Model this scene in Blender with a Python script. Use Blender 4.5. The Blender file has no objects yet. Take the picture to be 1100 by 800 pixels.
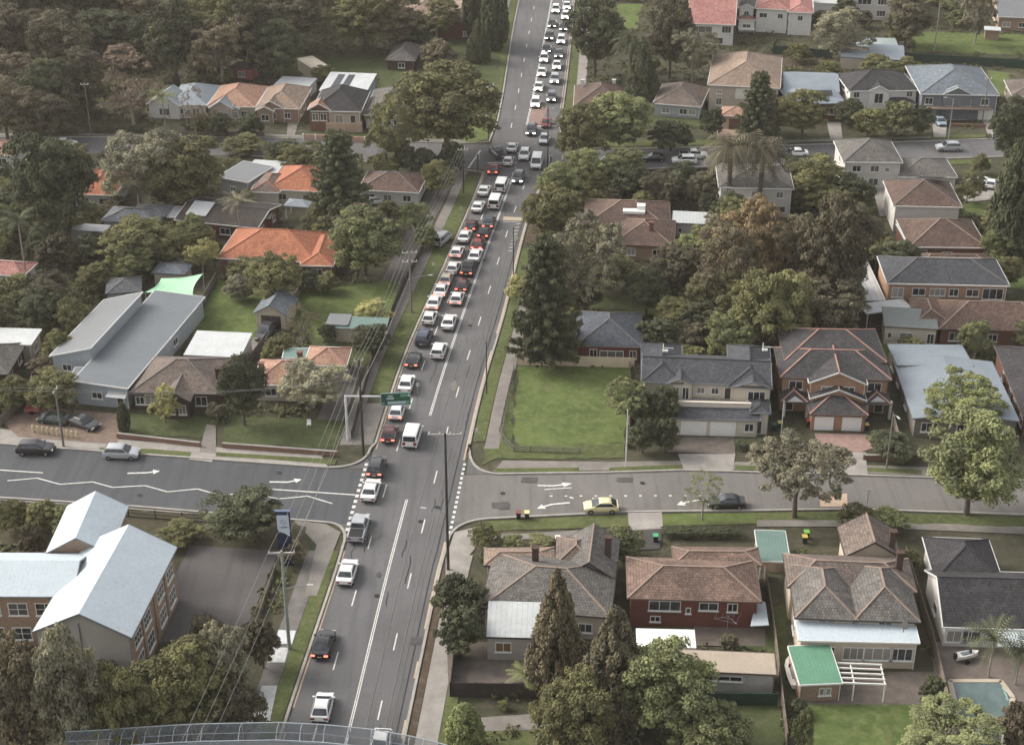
import bpy, math, random
from mathutils import Vector as V, Matrix
random.seed(7)
S = bpy.context.scene
COL = S.collection
# ------------------------------------------------------------------ camera, sky, sun, exposure
CAM_H, PITCH, FPX = 112.7, math.radians(27.9), 1700.0      # metres, angle below the horizon, focal length in pixels of an 1100 wide picture
cd = bpy.data.cameras.new('camera'); cam = bpy.data.objects.new('camera', cd); COL.objects.link(cam)
cam.location = (0, 0, CAM_H); cam.rotation_euler = (math.pi/2 - PITCH, 0, 0)
cd.sensor_width = 36; cd.lens = FPX/1100*36; cd.clip_start = 1; cd.clip_end = 6000
S.camera = cam
W = bpy.data.worlds.new('World'); S.world = W; W.use_nodes = True
nt = W.node_tree; nt.nodes.clear()
sky = nt.nodes.new('ShaderNodeTexSky'); sky.sky_type = 'NISHITA'; sky.sun_disc = False
SUN_EL, SUN_AZ = math.radians(36), math.radians(-68)        # azimuth clockwise from +Y: the light comes from the left
sky.sun_elevation = SUN_EL; sky.sun_rotation = SUN_AZ; sky.dust_density = 4.0; sky.ozone_density = 1.0; sky.air_density = 1.0
bg = nt.nodes.new('ShaderNodeBackground'); bg.inputs['Strength'].default_value = 0.15
hs = nt.nodes.new('ShaderNodeHueSaturation'); hs.inputs['Saturation'].default_value = 0.28
wo = nt.nodes.new('ShaderNodeOutputWorld')
wm = nt.nodes.new('ShaderNodeMix'); wm.data_type = 'RGBA'; wm.blend_type = 'MULTIPLY'; wm.inputs[0].default_value = 1; wm.inputs[7].default_value = (1.0, .985, .962, 1)
nt.links.new(sky.outputs[0], hs.inputs['Color']); nt.links.new(hs.outputs[0], wm.inputs[6]); nt.links.new(wm.outputs[2], bg.inputs[0]); nt.links.new(bg.outputs[0], wo.inputs[0])
sl = bpy.data.lights.new('sun', 'SUN'); so = bpy.data.objects.new('sun', sl); COL.objects.link(so)
sl.energy = 1.0; sl.angle = math.radians(24); sl.color = (1.0, 0.95, 0.88)
sd = V((math.sin(SUN_AZ)*math.cos(SUN_EL), math.cos(SUN_AZ)*math.cos(SUN_EL), math.sin(SUN_EL)))
so.rotation_euler = sd.to_track_quat('Z', 'Y').to_euler(); so.location = (-100, 100, 300)
S.view_settings.view_transform = 'Standard'; S.view_settings.look = 'None'
S.view_settings.exposure = 1.0; S.view_settings.gamma = 1; S.view_settings.use_curve_mapping = False
S.render.resolution_x = 1024; S.render.resolution_y = 744

# ------------------------------------------------------------------ helpers
_s, _c = math.sin(PITCH), math.cos(PITCH)
def G(p, z=0.0):
    """survey point: where the sight line of a photo pixel (1100 x 800) meets the level z"""
    u, v = p[0]-550.0, p[1]-400.0
    d = (CAM_H-z)/(_s+v/FPX*_c)
    return V((u*d/FPX, d*(_c-v/FPX*_s), z))
def scale_at(p, z=0.0):
    return FPX/((CAM_H-z)/(_s+(p[1]-400.0)/FPX*_c))

class MB:
    def __init__(s): s.v = []; s.f = []; s.uv = []; s.m = []
    def add(s, vs, fs, m=0, uv=None):
        o = len(s.v); s.v += [tuple(x) for x in vs]
        for i, f in enumerate(fs):
            s.f.append([o+k for k in f]); s.m.append(m); s.uv.append(uv[i] if uv else None)
    def box(s, c, d, ex=V((1,0,0)), ey=V((0,1,0)), m=0):
        """box centred on c with size d along ex, ey and up"""
        c = V(c); ez = ex.cross(ey).normalized()
        P = [c+ex*(a*d[0]/2)+ey*(b*d[1]/2)+ez*(e*d[2]/2) for e in (-1,1) for a, b in ((-1,-1),(1,-1),(1,1),(-1,1))]
        s.add(P, [(3,2,1,0),(4,5,6,7),(0,1,5,4),(1,2,6,5),(2,3,7,6),(3,0,4,7)], m)
    def bar(s, a, b, w, h=None, m=0):
        a, b = V(a), V(b); d = (b-a); L = d.length
        if L < 1e-6: return
        d.normalize(); up = V((0,0,1)) if abs(d.z) < .95 else V((1,0,0))
        side = up.cross(d).normalized()
        s.box((a+b)/2, (L, w, h or w), d, side, m)
    def tube(s, pts, rs, n=7, m=0, cap=True):
        pts = [V(p) for p in pts]; o = len(s.v); k = len(pts)
        if not isinstance(rs, (list, tuple)): rs = [rs]*k
        for i, p in enumerate(pts):
            d = (pts[min(i+1,k-1)]-pts[max(i-1,0)]).normalized()
            a = d.cross(V((0,0,1)) if abs(d.z) < .9 else V((1,0,0))).normalized(); b = d.cross(a)
            for j in range(n):
                t = 2*math.pi*j/n; s.v.append(tuple(p+(a*math.cos(t)+b*math.sin(t))*rs[i]))
        for i in range(k-1):
            for j in range(n):
                s.f.append([o+i*n+j, o+i*n+(j+1)%n, o+(i+1)*n+(j+1)%n, o+(i+1)*n+j]); s.m.append(m); s.uv.append(None)
        if cap:
            s.f.append([o+j for j in range(n)][::-1]); s.m.append(m); s.uv.append(None)
            s.f.append([o+(k-1)*n+j for j in range(n)]); s.m.append(m); s.uv.append(None)
    def slab(s, faces, t, m=0, uvs=True):
        """top faces (lists of points) thickened straight down by t; u runs along the eaves and v up the slope"""
        key = {}; vs = []
        def idx(p):
            k = (round(p.x,3), round(p.y,3), round(p.z,3))
            if k not in key: key[k] = len(vs); vs.append(V(p))
            return key[k]
        F = []; U = []
        for f in faces:
            f = [V(p) for p in f]
            n = V((0,0,0))
            for i in range(len(f)):
                a, b = f[i], f[(i+1) % len(f)]
                n += a.cross(b)
            if n.z < 0: f = f[::-1]; n = -n
            n.normalize(); u = V((0,0,1)).cross(n)
            u = u.normalized() if u.length > 1e-3 else V((1,0,0)); w = n.cross(u)
            F.append([idx(p) for p in f]); U.append([(p.dot(u), p.dot(w)) for p in f])
        edges = {}
        for f in F:
            for i in range(len(f)): edges[(f[i], f[(i+1) % len(f)])] = 1
        k = len(vs); vv = vs+[p-V((0,0,t)) for p in vs]
        ff = F+[[k+i for i in reversed(f)] for f in F]; uu = U+[None]*len(F)
        for (a, b) in edges:
            if (b, a) not in edges: ff.append([b, a, k+a, k+b]); uu.append(None)
        s.add(vv, ff, m, uu)
    def mesh(s, name, mats, smooth=False):
        me = bpy.data.meshes.new(name); me.from_pydata(s.v, [], s.f)
        for mt in (mats if isinstance(mats, (list, tuple)) else [mats]): me.materials.append(mt)
        if any(s.m): me.polygons.foreach_set('material_index', s.m)
        if any(u for u in s.uv):
            l = me.uv_layers.new(name='uv'); i = 0; buf = [0.0]*(2*len(l.data))
            for f, u in zip(s.f, s.uv):
                for q in range(len(f)):
                    if u: buf[2*i] = u[q][0]; buf[2*i+1] = u[q][1]
                    i += 1
            l.data.foreach_set('uv', buf)
        if smooth:
            me.polygons.foreach_set('use_smooth', [True]*len(me.polygons))
            if smooth != True: me.set_sharp_from_angle(angle=smooth)
        me.update(); return me
    def build(s, name, mats, parent=None, smooth=False, world=True):
        me = s.mesh(name, mats, smooth); o = bpy.data.objects.new(name, me); COL.objects.link(o)
        if parent is not None:
            o.parent = parent
            if world:                                        # vertices were given in world space: move them into the parent's frame
                p = parent; T = Matrix.Identity(4)
                while p is not None: T = p.matrix_basis @ T; p = p.parent
                me.transform(T.inverted())
        return o
def empty(name, loc, label, cat, group=None, rz=0.0):
    o = bpy.data.objects.new(name, None); COL.objects.link(o); o.location = loc; o.rotation_euler = (0,0,rz); o.empty_display_size = .3
    return tag(o, label, cat, group)
def tag(o, label, cat, group=None):
    o['label'] = label; o['category'] = cat
    if group: o['group'] = group
    return o
KIDS = {}
def copy_tree(o, parent=None):
    c = o.copy(); COL.objects.link(c)
    if parent is not None: c.parent = parent
    for ch in list(o.children): copy_tree(ch, c)
    return c
def recentre(o):
    """put the origin of a one-mesh thing at the middle of its foot"""
    me = o.data; n = len(me.vertices)
    c = V((sum(v.co.x for v in me.vertices)/n, sum(v.co.y for v in me.vertices)/n, min(v.co.z for v in me.vertices)))
    me.transform(Matrix.Translation(-c)); o.location = o.location+c
    return o
def lin(c):
    """sRGB 0..255 to linear"""
    r = []; g_ = (c[0]*.3+c[1]*.55+c[2]*.15); c = [g_+(x-g_)*.74 for x in c]      # the muted colours of an overcast day
    for x in c:
        x /= 255.0; r.append(x/12.92 if x <= .04045 else ((x+.055)/1.055)**2.4)
    return tuple(r)+(1,)

# ------------------------------------------------------------------ materials
def N(t, ty, **kw):
    n = t.nodes.new(ty)
    for k, v in kw.items():
        if k in n.inputs.keys(): n.inputs[k].default_value = v
        else: setattr(n, k, v)
    return n
def base(name, rough=.8, spec=.3):
    m = bpy.data.materials.new(name); m.use_nodes = True; t = m.node_tree
    b = t.nodes['Principled BSDF']; b.inputs['Roughness'].default_value = rough; b.inputs['Specular IOR Level'].default_value = spec
    return m, t, b
def mixc(t, fac, a, b, mode='MIX'):
    n = t.nodes.new('ShaderNodeMix'); n.data_type = 'RGBA'; n.blend_type = mode
    for s, x in ((n.inputs[0], fac), (n.inputs[6], a), (n.inputs[7], b)):
        if hasattr(x, 'links'): t.links.new(x, s)
        else: s.default_value = x
    return n.outputs[2]
def noise(t, scale, detail=4, rough=.6, co=None, dist=0.0):
    n = N(t, 'ShaderNodeTexNoise', Scale=scale, Detail=detail, Roughness=rough, Distortion=dist)
    if co is None: co = N(t, 'ShaderNodeNewGeometry').outputs['Position']
    t.links.new(co, n.inputs['Vector']); return n.outputs['Fac']
def ramp(t, fac, lo, hi, a=0.0, b=1.0):
    n = N(t, 'ShaderNodeMapRange'); n.inputs[1].default_value = lo; n.inputs[2].default_value = hi; n.inputs[3].default_value = a; n.inputs[4].default_value = b
    t.links.new(fac, n.inputs[0]); return n.outputs[0]
def bump(t, b, h, strength=.3, dist=.05):
    n = N(t, 'ShaderNodeBump', Strength=strength, Distance=dist); t.links.new(h, n.inputs['Height']); t.links.new(n.outputs[0], b.inputs['Normal'])
def sc(c, k): return (c[0]*k, c[1]*k, c[2]*k, 1)
MC = {}
def M_plain(rgb, rough=.75, var=.18, scale=.8, spec=.3, metal=0.0):
    k = ('p', rgb, rough, var, scale, metal)
    if k in MC: return MC[k]
    c = lin(rgb); m, t, b = base('surface', rough, spec); b.inputs['Metallic'].default_value = metal
    f = noise(t, scale); f2 = noise(t, scale*9, 3)
    a = mixc(t, ramp(t, f, .3, .7), sc(c, 1-var), sc(c, 1+var)); a = mixc(t, ramp(t, f2, .35, .65, 0, .5), a, sc(c, 1-var*.8))
    t.links.new(a, b.inputs['Base Color']); MC[k] = m; return m
def M_tile(rgb, rgb2=None, patch=.5, course=.36, worn=None):
    """concrete or clay roof tiles: courses across the slope, patchy weathering"""
    k = ('t', rgb, rgb2, patch, worn)
    if k in MC: return MC[k]
    c = lin(rgb); c2 = lin(rgb2) if rgb2 else sc(c, .7); m, t, b = base('roof_tiles', .85, .25)
    uv = N(t, 'ShaderNodeUVMap'); uv.uv_map = 'uv'
    br = N(t, 'ShaderNodeTexBrick', Scale=1.0); br.offset = .5
    br.inputs['Brick Width'].default_value = .33; br.inputs['Row Height'].default_value = course; br.inputs['Mortar Size'].default_value = .035; br.inputs['Mortar Smooth'].default_value = .3; br.inputs['Bias'].default_value = 0
    br.inputs['Color1'].default_value = (.72,.72,.72,1); br.inputs['Color2'].default_value = (1.2,1.2,1.2,1); br.inputs['Mortar'].default_value = (.42,.42,.42,1)
    t.links.new(uv.outputs[0], br.inputs['Vector'])
    f = noise(t, .22, 6, .7, dist=.5); f2 = noise(t, 1.3, 6, .75, dist=.4); f3 = noise(t, 6, 2, .6)
    a = mixc(t, ramp(t, f, .5-.25*patch, .5+.25*patch), c, c2)
    a = mixc(t, ramp(t, f2, .42, .64, 0, .75), a, sc(c2, .62))
    a = mixc(t, ramp(t, f3, .55, .7, 0, .6), a, lin(worn) if worn else sc(c, 1.5))
    a = mixc(t, .8, a, br.outputs['Color'], 'MULTIPLY')
    t.links.new(a, b.inputs['Base Color']); bump(t, b, br.outputs['Fac'], .4, -.04); MC[k] = m; return m
def M_metal(rgb, rib=.42, var=.1, rough=.55, depth=.16):
    """ribbed steel sheet, ribs run up the slope"""
    k = ('m', rgb, rib, var)
    if k in MC: return MC[k]
    c = lin(rgb); m, t, b = base('ribbed_steel', rough, .4)
    uv = N(t, 'ShaderNodeUVMap'); uv.uv_map = 'uv'; sx = N(t, 'ShaderNodeSeparateXYZ'); t.links.new(uv.outputs[0], sx.inputs[0])
    mm = N(t, 'ShaderNodeMath', operation='FRACT'); dv = N(t, 'ShaderNodeMath', operation='DIVIDE'); dv.inputs[1].default_value = rib
    t.links.new(sx.outputs[0], dv.inputs[0]); t.links.new(dv.outputs[0], mm.inputs[0])
    rb = ramp(t, mm.outputs[0], .0, .16, 0, 1)
    f = noise(t, .35, 5, .65); f2 = noise(t, 2.5, 4, .6)
    a = mixc(t, ramp(t, f, .35, .7), sc(c, 1+var), sc(c, 1-var)); a = mixc(t, ramp(t, f2, .48, .72, 0, .5), a, sc(c, .72)); a = mixc(t, ramp(t, noise(t, .9, 6, .75, dist=1.2), .56, .74, 0, .5), a, (c[0]*.78, c[1]*.68, c[2]*.58, 1))
    a = mixc(t, rb, sc(c, 1-depth*2), a)
    t.links.new(a, b.inputs['Base Color']); bump(t, b, rb, .3, .03); MC[k] = m; return m
def M_brick(rgb, var=.25):
    k = ('b', rgb, var)
    if k in MC: return MC[k]
    c = lin(rgb); m, t, b = base('brickwork', .9, .2)
    g = N(t, 'ShaderNodeNewGeometry'); mp = N(t, 'ShaderNodeMapping'); mp.inputs['Scale'].default_value = (1,1,3.2); t.links.new(g.outputs['Position'], mp.inputs['Vector'])
    f = noise(t, 4.5, 3, .7, mp.outputs[0]); f2 = noise(t, .5, 5)
    a = mixc(t, ramp(t, f, .35, .65), sc(c, 1-var), sc(c, 1+var)); a = mixc(t, ramp(t, f2, .45, .7, 0, .4), a, sc(c, .7))
    t.links.new(a, b.inputs['Base Color']); MC[k] = m; return m
def M_glass(rgb=(52,58,62), rough=.12):
    k = ('g', rgb)
    if k in MC: return MC[k]
    m, t, b = base('window_glass', rough, .8); c = lin(rgb)
    f = noise(t, .9, 2); a = mixc(t, ramp(t, f, .4, .6), sc(c, .55), sc(c, 1.5)); oi = N(t, 'ShaderNodeObjectInfo')          # some panes have pale blinds drawn
    a = mixc(t, ramp(t, oi.outputs['Random'], .62, .95, 0, .75 if rough > .1 else 0), a, lin((168,160,148))); t.links.new(a, b.inputs['Base Color']); MC[k] = m; return m
def M_emit(rgb, k, basec=None):
    key = ('e', rgb, k)
    if key in MC: return MC[key]
    m, t, b = base('lamp_glow', .3); c = lin(rgb); b.inputs['Base Color'].default_value = lin(basec) if basec else c
    b.inputs['Emission Color'].default_value = c; b.inputs['Emission Strength'].default_value = k; MC[key] = m; return m
def M_ground(name, cols, s1=.05, s2=.5, s3=5.0, bmp=.25):
    """soil, turf or bare ground mixed from three colours at three sizes"""
    m, t, b = base(name, .95, .1); a0, a1, a2 = [lin(c) for c in cols]
    f1 = noise(t, s1, 5, .65, dist=.6); f2 = noise(t, s2, 5, .7); f3 = noise(t, s3, 3, .7)
    a = mixc(t, ramp(t, f1, .4, .62), a0, a1); a = mixc(t, ramp(t, f2, .45, .68, 0, .75), a, a2); a = mixc(t, ramp(t, f3, .35, .7, 0, .4), a, sc(a0, .55)); a = mixc(t, ramp(t, noise(t, s1*2.7, 6, .72, dist=.9), .57, .7, 0, .55), a, lin((116,102,82)))
    t.links.new(a, b.inputs['Base Color']); bump(t, b, f3, bmp, .15); return m
def M_asphalt(name, rgb, patch=.16, warm=None):
    m, t, b = base(name, .88, .25); c = lin(rgb)
    f1 = noise(t, .06, 6, .7, dist=.8); f2 = noise(t, .9, 5, .7); f3 = noise(t, 9, 2, .6)
    # long wheel-worn streaks along the carriageway
    g = N(t, 'ShaderNodeNewGeometry'); mp = N(t, 'ShaderNodeMapping'); mp.inputs['Scale'].default_value = (.9,.05,1); mp.inputs['Rotation'].default_value = (0,0,.19 if warm is None else 1.57)
    t.links.new(g.outputs['Position'], mp.inputs['Vector']); f4 = noise(t, 1.0, 3, .6, mp.outputs[0])
    a = mixc(t, ramp(t, f1, .35, .65), sc(c, 1-patch), sc(c, 1+patch)); a = mixc(t, ramp(t, f2, .5, .75, 0, .35), a, sc(c, .7))
    a = mixc(t, ramp(t, f4, .48, .66, 0, .55), a, sc(c, .68)); a = mixc(t, ramp(t, f3, .45, .7, 0, .3), a, sc(c, 1.35))
    t.links.new(a, b.inputs['Base Color']); return m

def worn_paint():
    m, t, b = base('worn_road_paint', .8, .2); f = noise(t, 2.2, 6, .75); f2 = noise(t, 14, 3, .7)
    a = mixc(t, ramp(t, f, .46, .7, 0, .55), lin((214,212,205)), lin((128,125,121))); a = mixc(t, ramp(t, f2, .5, .7, 0, .4), a, lin((130,127,122)))
    t.links.new(a, b.inputs['Base Color']); return m
LINE = worn_paint()
KERB = M_plain((158,152,142), .85, .2, .9)
CONC = M_plain((150,143,134), .9, .22, .5)
FOOT = M_plain((128,121,112), .9, .25, .4)
WHITE = M_plain((232,230,224), .6, .06)
DARK = M_plain((44,42,41), .7, .2)
STEEL = M_plain((140,142,142), .5, .15)
ALU = M_plain((205,207,205), .4, .08)
GLASS = M_glass()
# ------------------------------------------------------------------ ground, roads, pavements
def struct(name, mb, mat, smooth=False):
    o = mb.build(name, mat, None, smooth); o['kind'] = 'structure'; return o
GROUND = M_ground('garden_ground', [(80,78,58), (64,68,46), (100,92,72)], .07, .6, 4)
g = MB(); R = 1500
n = 40
pts = [(-R+2*R*i/n, -500+(R+500)*j/n, 0) for j in range(n+1) for i in range(n+1)]
g.add(pts, [(j*(n+1)+i, j*(n+1)+i+1, (j+1)*(n+1)+i+1, (j+1)*(n+1)+i) for j in range(n) for i in range(n)])
struct('ground', g, GROUND)

def catmull(P, k=6):
    P = [V(p) for p in P]; Q = [P[0]*2-P[1]]+P+[P[-1]*2-P[-2]]; out = []
    for i in range(1, len(Q)-2):
        a, b, c, d = Q[i-1:i+3]
        for j in range(k):
            t = j/k; out.append(.5*((2*b)+(c-a)*t+(2*a-5*b+4*c-d)*t*t+(3*b-a-3*c+d)*t**3))
    return out+[P[-1]]
def at_y(line, y):
    """point of a polyline running up the picture at ground distance y"""
    for a, b in zip(line, line[1:]):
        if (a.y-y)*(b.y-y) <= 0 and a.y != b.y: return a.lerp(b, (y-a.y)/(b.y-a.y))
    return line[0] if abs(line[0].y-y) < abs(line[-1].y-y) else line[-1]
LAYER = 0; RAG = random.Random(9)
KEEPOUT = []                                               # outlines where nothing is planted
def lay(z):
    global LAYER
    LAYER += 1; return z+LAYER*.00025
def pix(L, z=0.0): return [G(p, z) for p in L]
def sheet(name, L, mat, z, kind='structure', crv=0):
    P = pix(L, 0) if len(L[0]) == 2 else [V(p) for p in L]
    if name in ('lawn', 'garden_bed', 'verge') and not crv:   # turf never ends in a ruled line
        Q = []
        for a, b in zip(P, P[1:]+P[:1]):
            n_ = max(1, int((b-a).length/1.3)); nn = V((-(b-a).y, (b-a).x, 0)).normalized()
            Q += [a.lerp(b, i/n_)+nn*RAG.uniform(-.32,.32) for i in range(n_)]
        P = Q
    z = lay(z)
    if name in ('lawn', 'driveway', 'yard', 'patio') and L[0] != (0,538): KEEPOUT.append([(p.x, p.y) for p in P])
    if crv: P = catmull(P+[P[0]], crv)[:-1]
    for p in P: p.z = z
    # fan out from ear clipping (tessellate copes with concave outlines)
    from mathutils.geometry import tessellate_polygon
    mb = MB(); T = tessellate_polygon([P]); fs = []
    for t in T:
        a, b, c = [P[i] for i in t]
        fs.append(t if (b-a).cross(c-a).z > 0 else t[::-1])
    mb.add(P, fs); o = mb.build(name, mat)
    if kind: o['kind'] = kind
    return o
# main road: centre line and the two kerbs
RC = [V(p) for p in ((-24,40,0),(-20.6,90,0),(-17.5,129.7,0),(-14.8,166.4,0),(-10.8,209.9,0),(-5.2,255,0),(-.2,293.2,0),(2.5,318.8,0),(6.2,366,0),(10.6,426.9,0),(17,520,0),(30,700,0),(60,1000,0))]
RL = [V(p) for p in ((-31,40,0),(-27.8,90,0),(-24.6,130,0),(-21.9,158.4,0),(-21.1,168.5,0),(-19.4,188.3,0),(-16.6,219,0),(-11.4,255.6,0),(-6.6,290.7,0),(-4.1,317.7,0),(-2.3,344.4,0),(1.2,418.4,0),(8,520,0),(20,700,0),(50,1000,0))]
RR = [V(p) for p in ((-18,40,0),(-14.6,90,0),(-11.4,130,0),(-9.1,158.4,0),(-8.3,165.8,0),(-6.4,186.3,0),(-4.3,208.7,0),(-1.2,234.1,0),(2.6,270.4,0),(5.6,290,0),(7.6,302,0),(11.2,337.2,0),(15.7,405.7,0),(22,520,0),(36,700,0),(66,1000,0))]
RC, RL, RR = catmull(RC, 8), catmull(RL, 8), catmull(RR, 8)
ROAD = M_asphalt('road_asphalt', (97,96,96)); ROADL = M_asphalt('left_road_asphalt', (78,80,84), .12, 1); ROAD2 = M_asphalt('side_road_asphalt', (112,107,102), .14, 1)
ys = [42+i*4 for i in range(60)]+[285+i*8 for i in range(88)]
mb = MB(); vs = []
for y in ys:
    a, b = at_y(RL, y).copy(), at_y(RR, y).copy(); a.z = b.z = .012; vs += [a, b]
mb.add(vs, [(2*i, 2*i+1, 2*i+3, 2*i+2) for i in range(len(ys)-1)]); struct('main_road', mb, ROAD)
def strip(name, A, B, mat, z):
    mb = MB(); vs = []; z = lay(z)
    for a, b in zip(A, B): vs += [V((a[0],a[1],z)), V((b[0],b[1],z))]
    mb.add(vs, [(2*i, 2*i+1, 2*i+3, 2*i+2) for i in range(len(A)-1)]); return struct(name, mb, mat)
# cross streets
strip('side_road', pix([(-260,461),(0,477),(161,489),(359,503),(420,506)]), pix([(-260,512),(0,535),(140,544),(359,562),(420,566)]), ROADL, .008)
strip('side_road', pix([(470,511),(525,509.6),(655,508),(733,505.6),(928,511),(1100,517),(1400,525),(2400,548)]), pix([(460,562),(517,558),(674,550),(813,548.6),(912,547),(1100,553),(1400,560),(2400,580)]), ROAD2, .008)
strip('side_road', pix([(-300,148),(0,148),(270,148),(500,155),(560,158)]), pix([(-300,164),(0,164),(270,167.5),(480,180),(560,184)]), ROAD, .008)
strip('side_road', pix([(560,160),(590,160),(674,161),(834,157),(1065,150),(1400,140)]), pix([(560,186),(590,184),(690,182),(768,179),(1065,169),(1400,156)]), ROAD, .008)
# rounded corners of the junctions
def corner(a, c, b):
    """asphalt fill of a junction corner: kerb leaves a, bends round c, joins b; returns the kerb curve"""
    A, C, B = G(a), G(c), G(b); k = [A*(1-t)**2+C*2*t*(1-t)+B*t*t for t in [i/8 for i in range(9)]]
    return k
def fill(k, c):
    sheet('road_corner', [p for p in k]+[G(c)], ROAD, .004)
K1 = corner((398,482),(392,503),(352,502.5)); fill(K1, (398,503))
K2 = corner((350,561.5),(374,563),(370,582)); fill(K2, (378,562))
K3 = corner((504.5,478),(501,508),(535,509.5)); fill(K3, (501,509))
K4 = corner((481.5,580),(488,560),(525,557.5)); fill(K4, (486,559))
# kerbs: concrete ridges 0.12 m high
def ridge(P, w=.3, h=.12, z=0.0):
    mb = MB(); P = [V((p[0],p[1],0)) for p in P]; vs = []
    for i, p in enumerate(P):
        d = (P[min(i+1,len(P)-1)]-P[max(i-1,0)]).normalized(); nrm = V((-d.y,d.x,0))*w/2
        vs += [p+nrm+V((0,0,z)), p+nrm+V((0,0,z+h)), p-nrm+V((0,0,z+h)), p-nrm+V((0,0,z))]
    fs = []
    for i in range(len(P)-1):
        o = 4*i
        for a in range(3): fs.append((o+a, o+a+1, o+a+5, o+a+4))
    fs += [(0,3,2,1), (len(vs)-4, len(vs)-3, len(vs)-2, len(vs)-1)]
    mb.add(vs, fs); return mb
def part_of(line, y0, y1): return [p for p in line if y0 <= p.y <= y1]
def kerb(P, w=.32, h=.2): struct('kerb', ridge(P, w, h), KERB)
kerb(part_of(RL, 42, G((375,582)).y)+K2[::-1]+pix([(223,551),(140,544),(0,535),(-250,514)]))
kerb(pix([(-250,462),(0,477),(161,489)])+K1[::-1]+part_of(RL, 190, G((494,181)).y)+pix([(486,180.5),(440,177),(270,167.8)]))
kerb(part_of(RR, 42, G((481,581)).y)+K4+pix([(674,550.2),(813,548.8),(912,547.2),(1100,553.2),(1400,560)]))
kerb(pix([(1400,524.5),(1100,516.8),(928,510.8),(733,505.4),(655,507.8)])+K3[::-1]+part_of(RR, 188, G((590,186)).y)+pix([(600,184.5),(690,182.3),(768,179.3),(1065,169.3),(1400,156.3)]))
kerb(pix([(-300,147.8),(0,147.8),(270,147.8),(500,154.8),(525,153)])+part_of(RL, 326, 1000))
kerb(pix([(1400,139.8),(1065,149.8),(834,156.8),(674,160.8),(606,159.5)])+part_of(RR, 322, 1000))

# painted markings on the roads
def band(A, w, z=.020, mat=LINE, name='road_marking'):
    mb = MB(); A = [V((p[0],p[1],0)) for p in A]; vs = []; z = lay(z)
    for i, p in enumerate(A):
        d = (A[min(i+1,len(A)-1)]-A[max(i-1,0)]).normalized(); n_ = V((-d.y,d.x,0))*w/2
        vs += [p+n_+V((0,0,z)), p-n_+V((0,0,z))]
    mb.add(vs, [(2*i, 2*i+1, 2*i+3, 2*i+2) for i in range(len(A)-1)]); return struct(name, mb, mat)
def along(y0, y1, f, side, step=3.0):
    """points at fraction f of the way from the centre line to a kerb"""
    out = []; y = y0
    while y <= y1+.01:
        c = at_y(RC, y); k = at_y(side, y); out.append(c.lerp(k, f)); y += step
    return out
def dashes(y0, y1, f, side, on=3.0, off=9.0, w=.16, **k):
    y = y0
    while y+on < y1: band(along(y, y+on, f, side, on/2), w, **k); y += on+off
YA, YB = 168.0, 203.0
for f0 in (-.017, .017):
    for (a, b) in ((60, 177), (199.5, 299), (327, 620)):
        band(along(a, b, f0, RR), .12)
dashes(69.5, 300, .5, RL, 3.2, 8.8); dashes(325, 520, .5, RL, 3.2, 8.8)
dashes(73, 296, .46, RR, 3.2, 8.8)
dashes(344, 520, .5, RR, 3.2, 8.8)
EDGE = M_plain((186,160,128), .8, .2, .7)
for (a, b) in ((70,112),(116,121),(125,132),(135,166)): band(along(a, b, .945, RL), .22, mat=EDGE)
for (a, b) in ((190,300),): band(along(a, b, .95, RL), .18, mat=EDGE)
for (a, b) in ((60,126),(130,134.5),(140,144.5),(149,168),(187,222),(226,292)): band(along(a, b, .955, RR), .22, mat=EDGE)
band(along(338, 470, .93, RR), .16, mat=EDGE)
# squares of the give-way line over both side roads
def squares(a, b, k, w=.45, l=.7):
    A, B = G(a), G(b); d = (B-A).normalized()
    for i in range(k):
        p = A.lerp(B, i/(k-1)); band([p-d*l/2, p+d*l/2], w)
squares((393.5,499), (371,575), 14); squares((499,499), (483.5,572), 15, .38, .6)
# tar seams in the right-hand lanes
SEAM = M_plain((122,117,111), .9, .2); TAR = M_plain((52,50,50), .8, .2)
for f0, m_, w in ((.28,SEAM,.07),(.62,SEAM,.08),(.84,TAR,.10),(.72,SEAM,.06)): band(along(60, 300, f0, RR), w, .017, m_, 'tar_seam')
def zig(P, w): band(pix(P), w)
zz = [(8,516.5),(40,513.6),(64.5,520.3),(99.5,517.7),(121,523.6),(156,521.7),(180,528.4),(212,525.2),(236.5,532),(269,529.5),(299,536),(330.5,533),(357,541)]
for a, b in zip(zz, zz[1:]): zig([a, b], .2)
zig([(-60,501),(46,508)], .22); zig([(286,525.2),(381.5,531.7)], .24)
def arrow(tail, mid, tip, w=.32, hw=1.25):
    A, B, C = G(tail), G(mid), G(tip); d = (C-B).normalized(); n_ = V((-d.y,d.x,0)); z = lay(.020)
    mb = MB(); d0 = (B-A).normalized(); n0 = V((-d0.y,d0.x,0)); m1 = B.lerp(C, .5)
    P = [A+n0*w/2, B+n0*w/2, m1+n_*w/2, m1+n_*hw/2, C, m1-n_*hw/2, m1-n_*w/2, B-n0*w/2, A-n0*w/2]
    for p in P: p.z = z
    mb.add(P, [(0,8,7,1),(1,7,6,2),(3,5,4)]); struct('road_marking', mb, LINE)
arrow((137,508.5),(157,508),(172,506)); arrow((289.5,517.7),(309,518),(324.5,515))
arrow((612,540),(592,542),(576.5,546.5)); arrow((757,537),(742,538.5),(727,542.5))
arrow((577.5,521.5),(594,522),(615,519.5)); zig([(585,526),(614,524)], .2); zig([(612,534),(616,535.5)], .3)
for i in range(11): p = (592+i*16, 533-.05*i); zig([(p[0]-1.5,p[1]),(p[0]+1.5,p[1])], .3)
band(along(300.5, 301.3, 0, RL, .4), .1)
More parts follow.
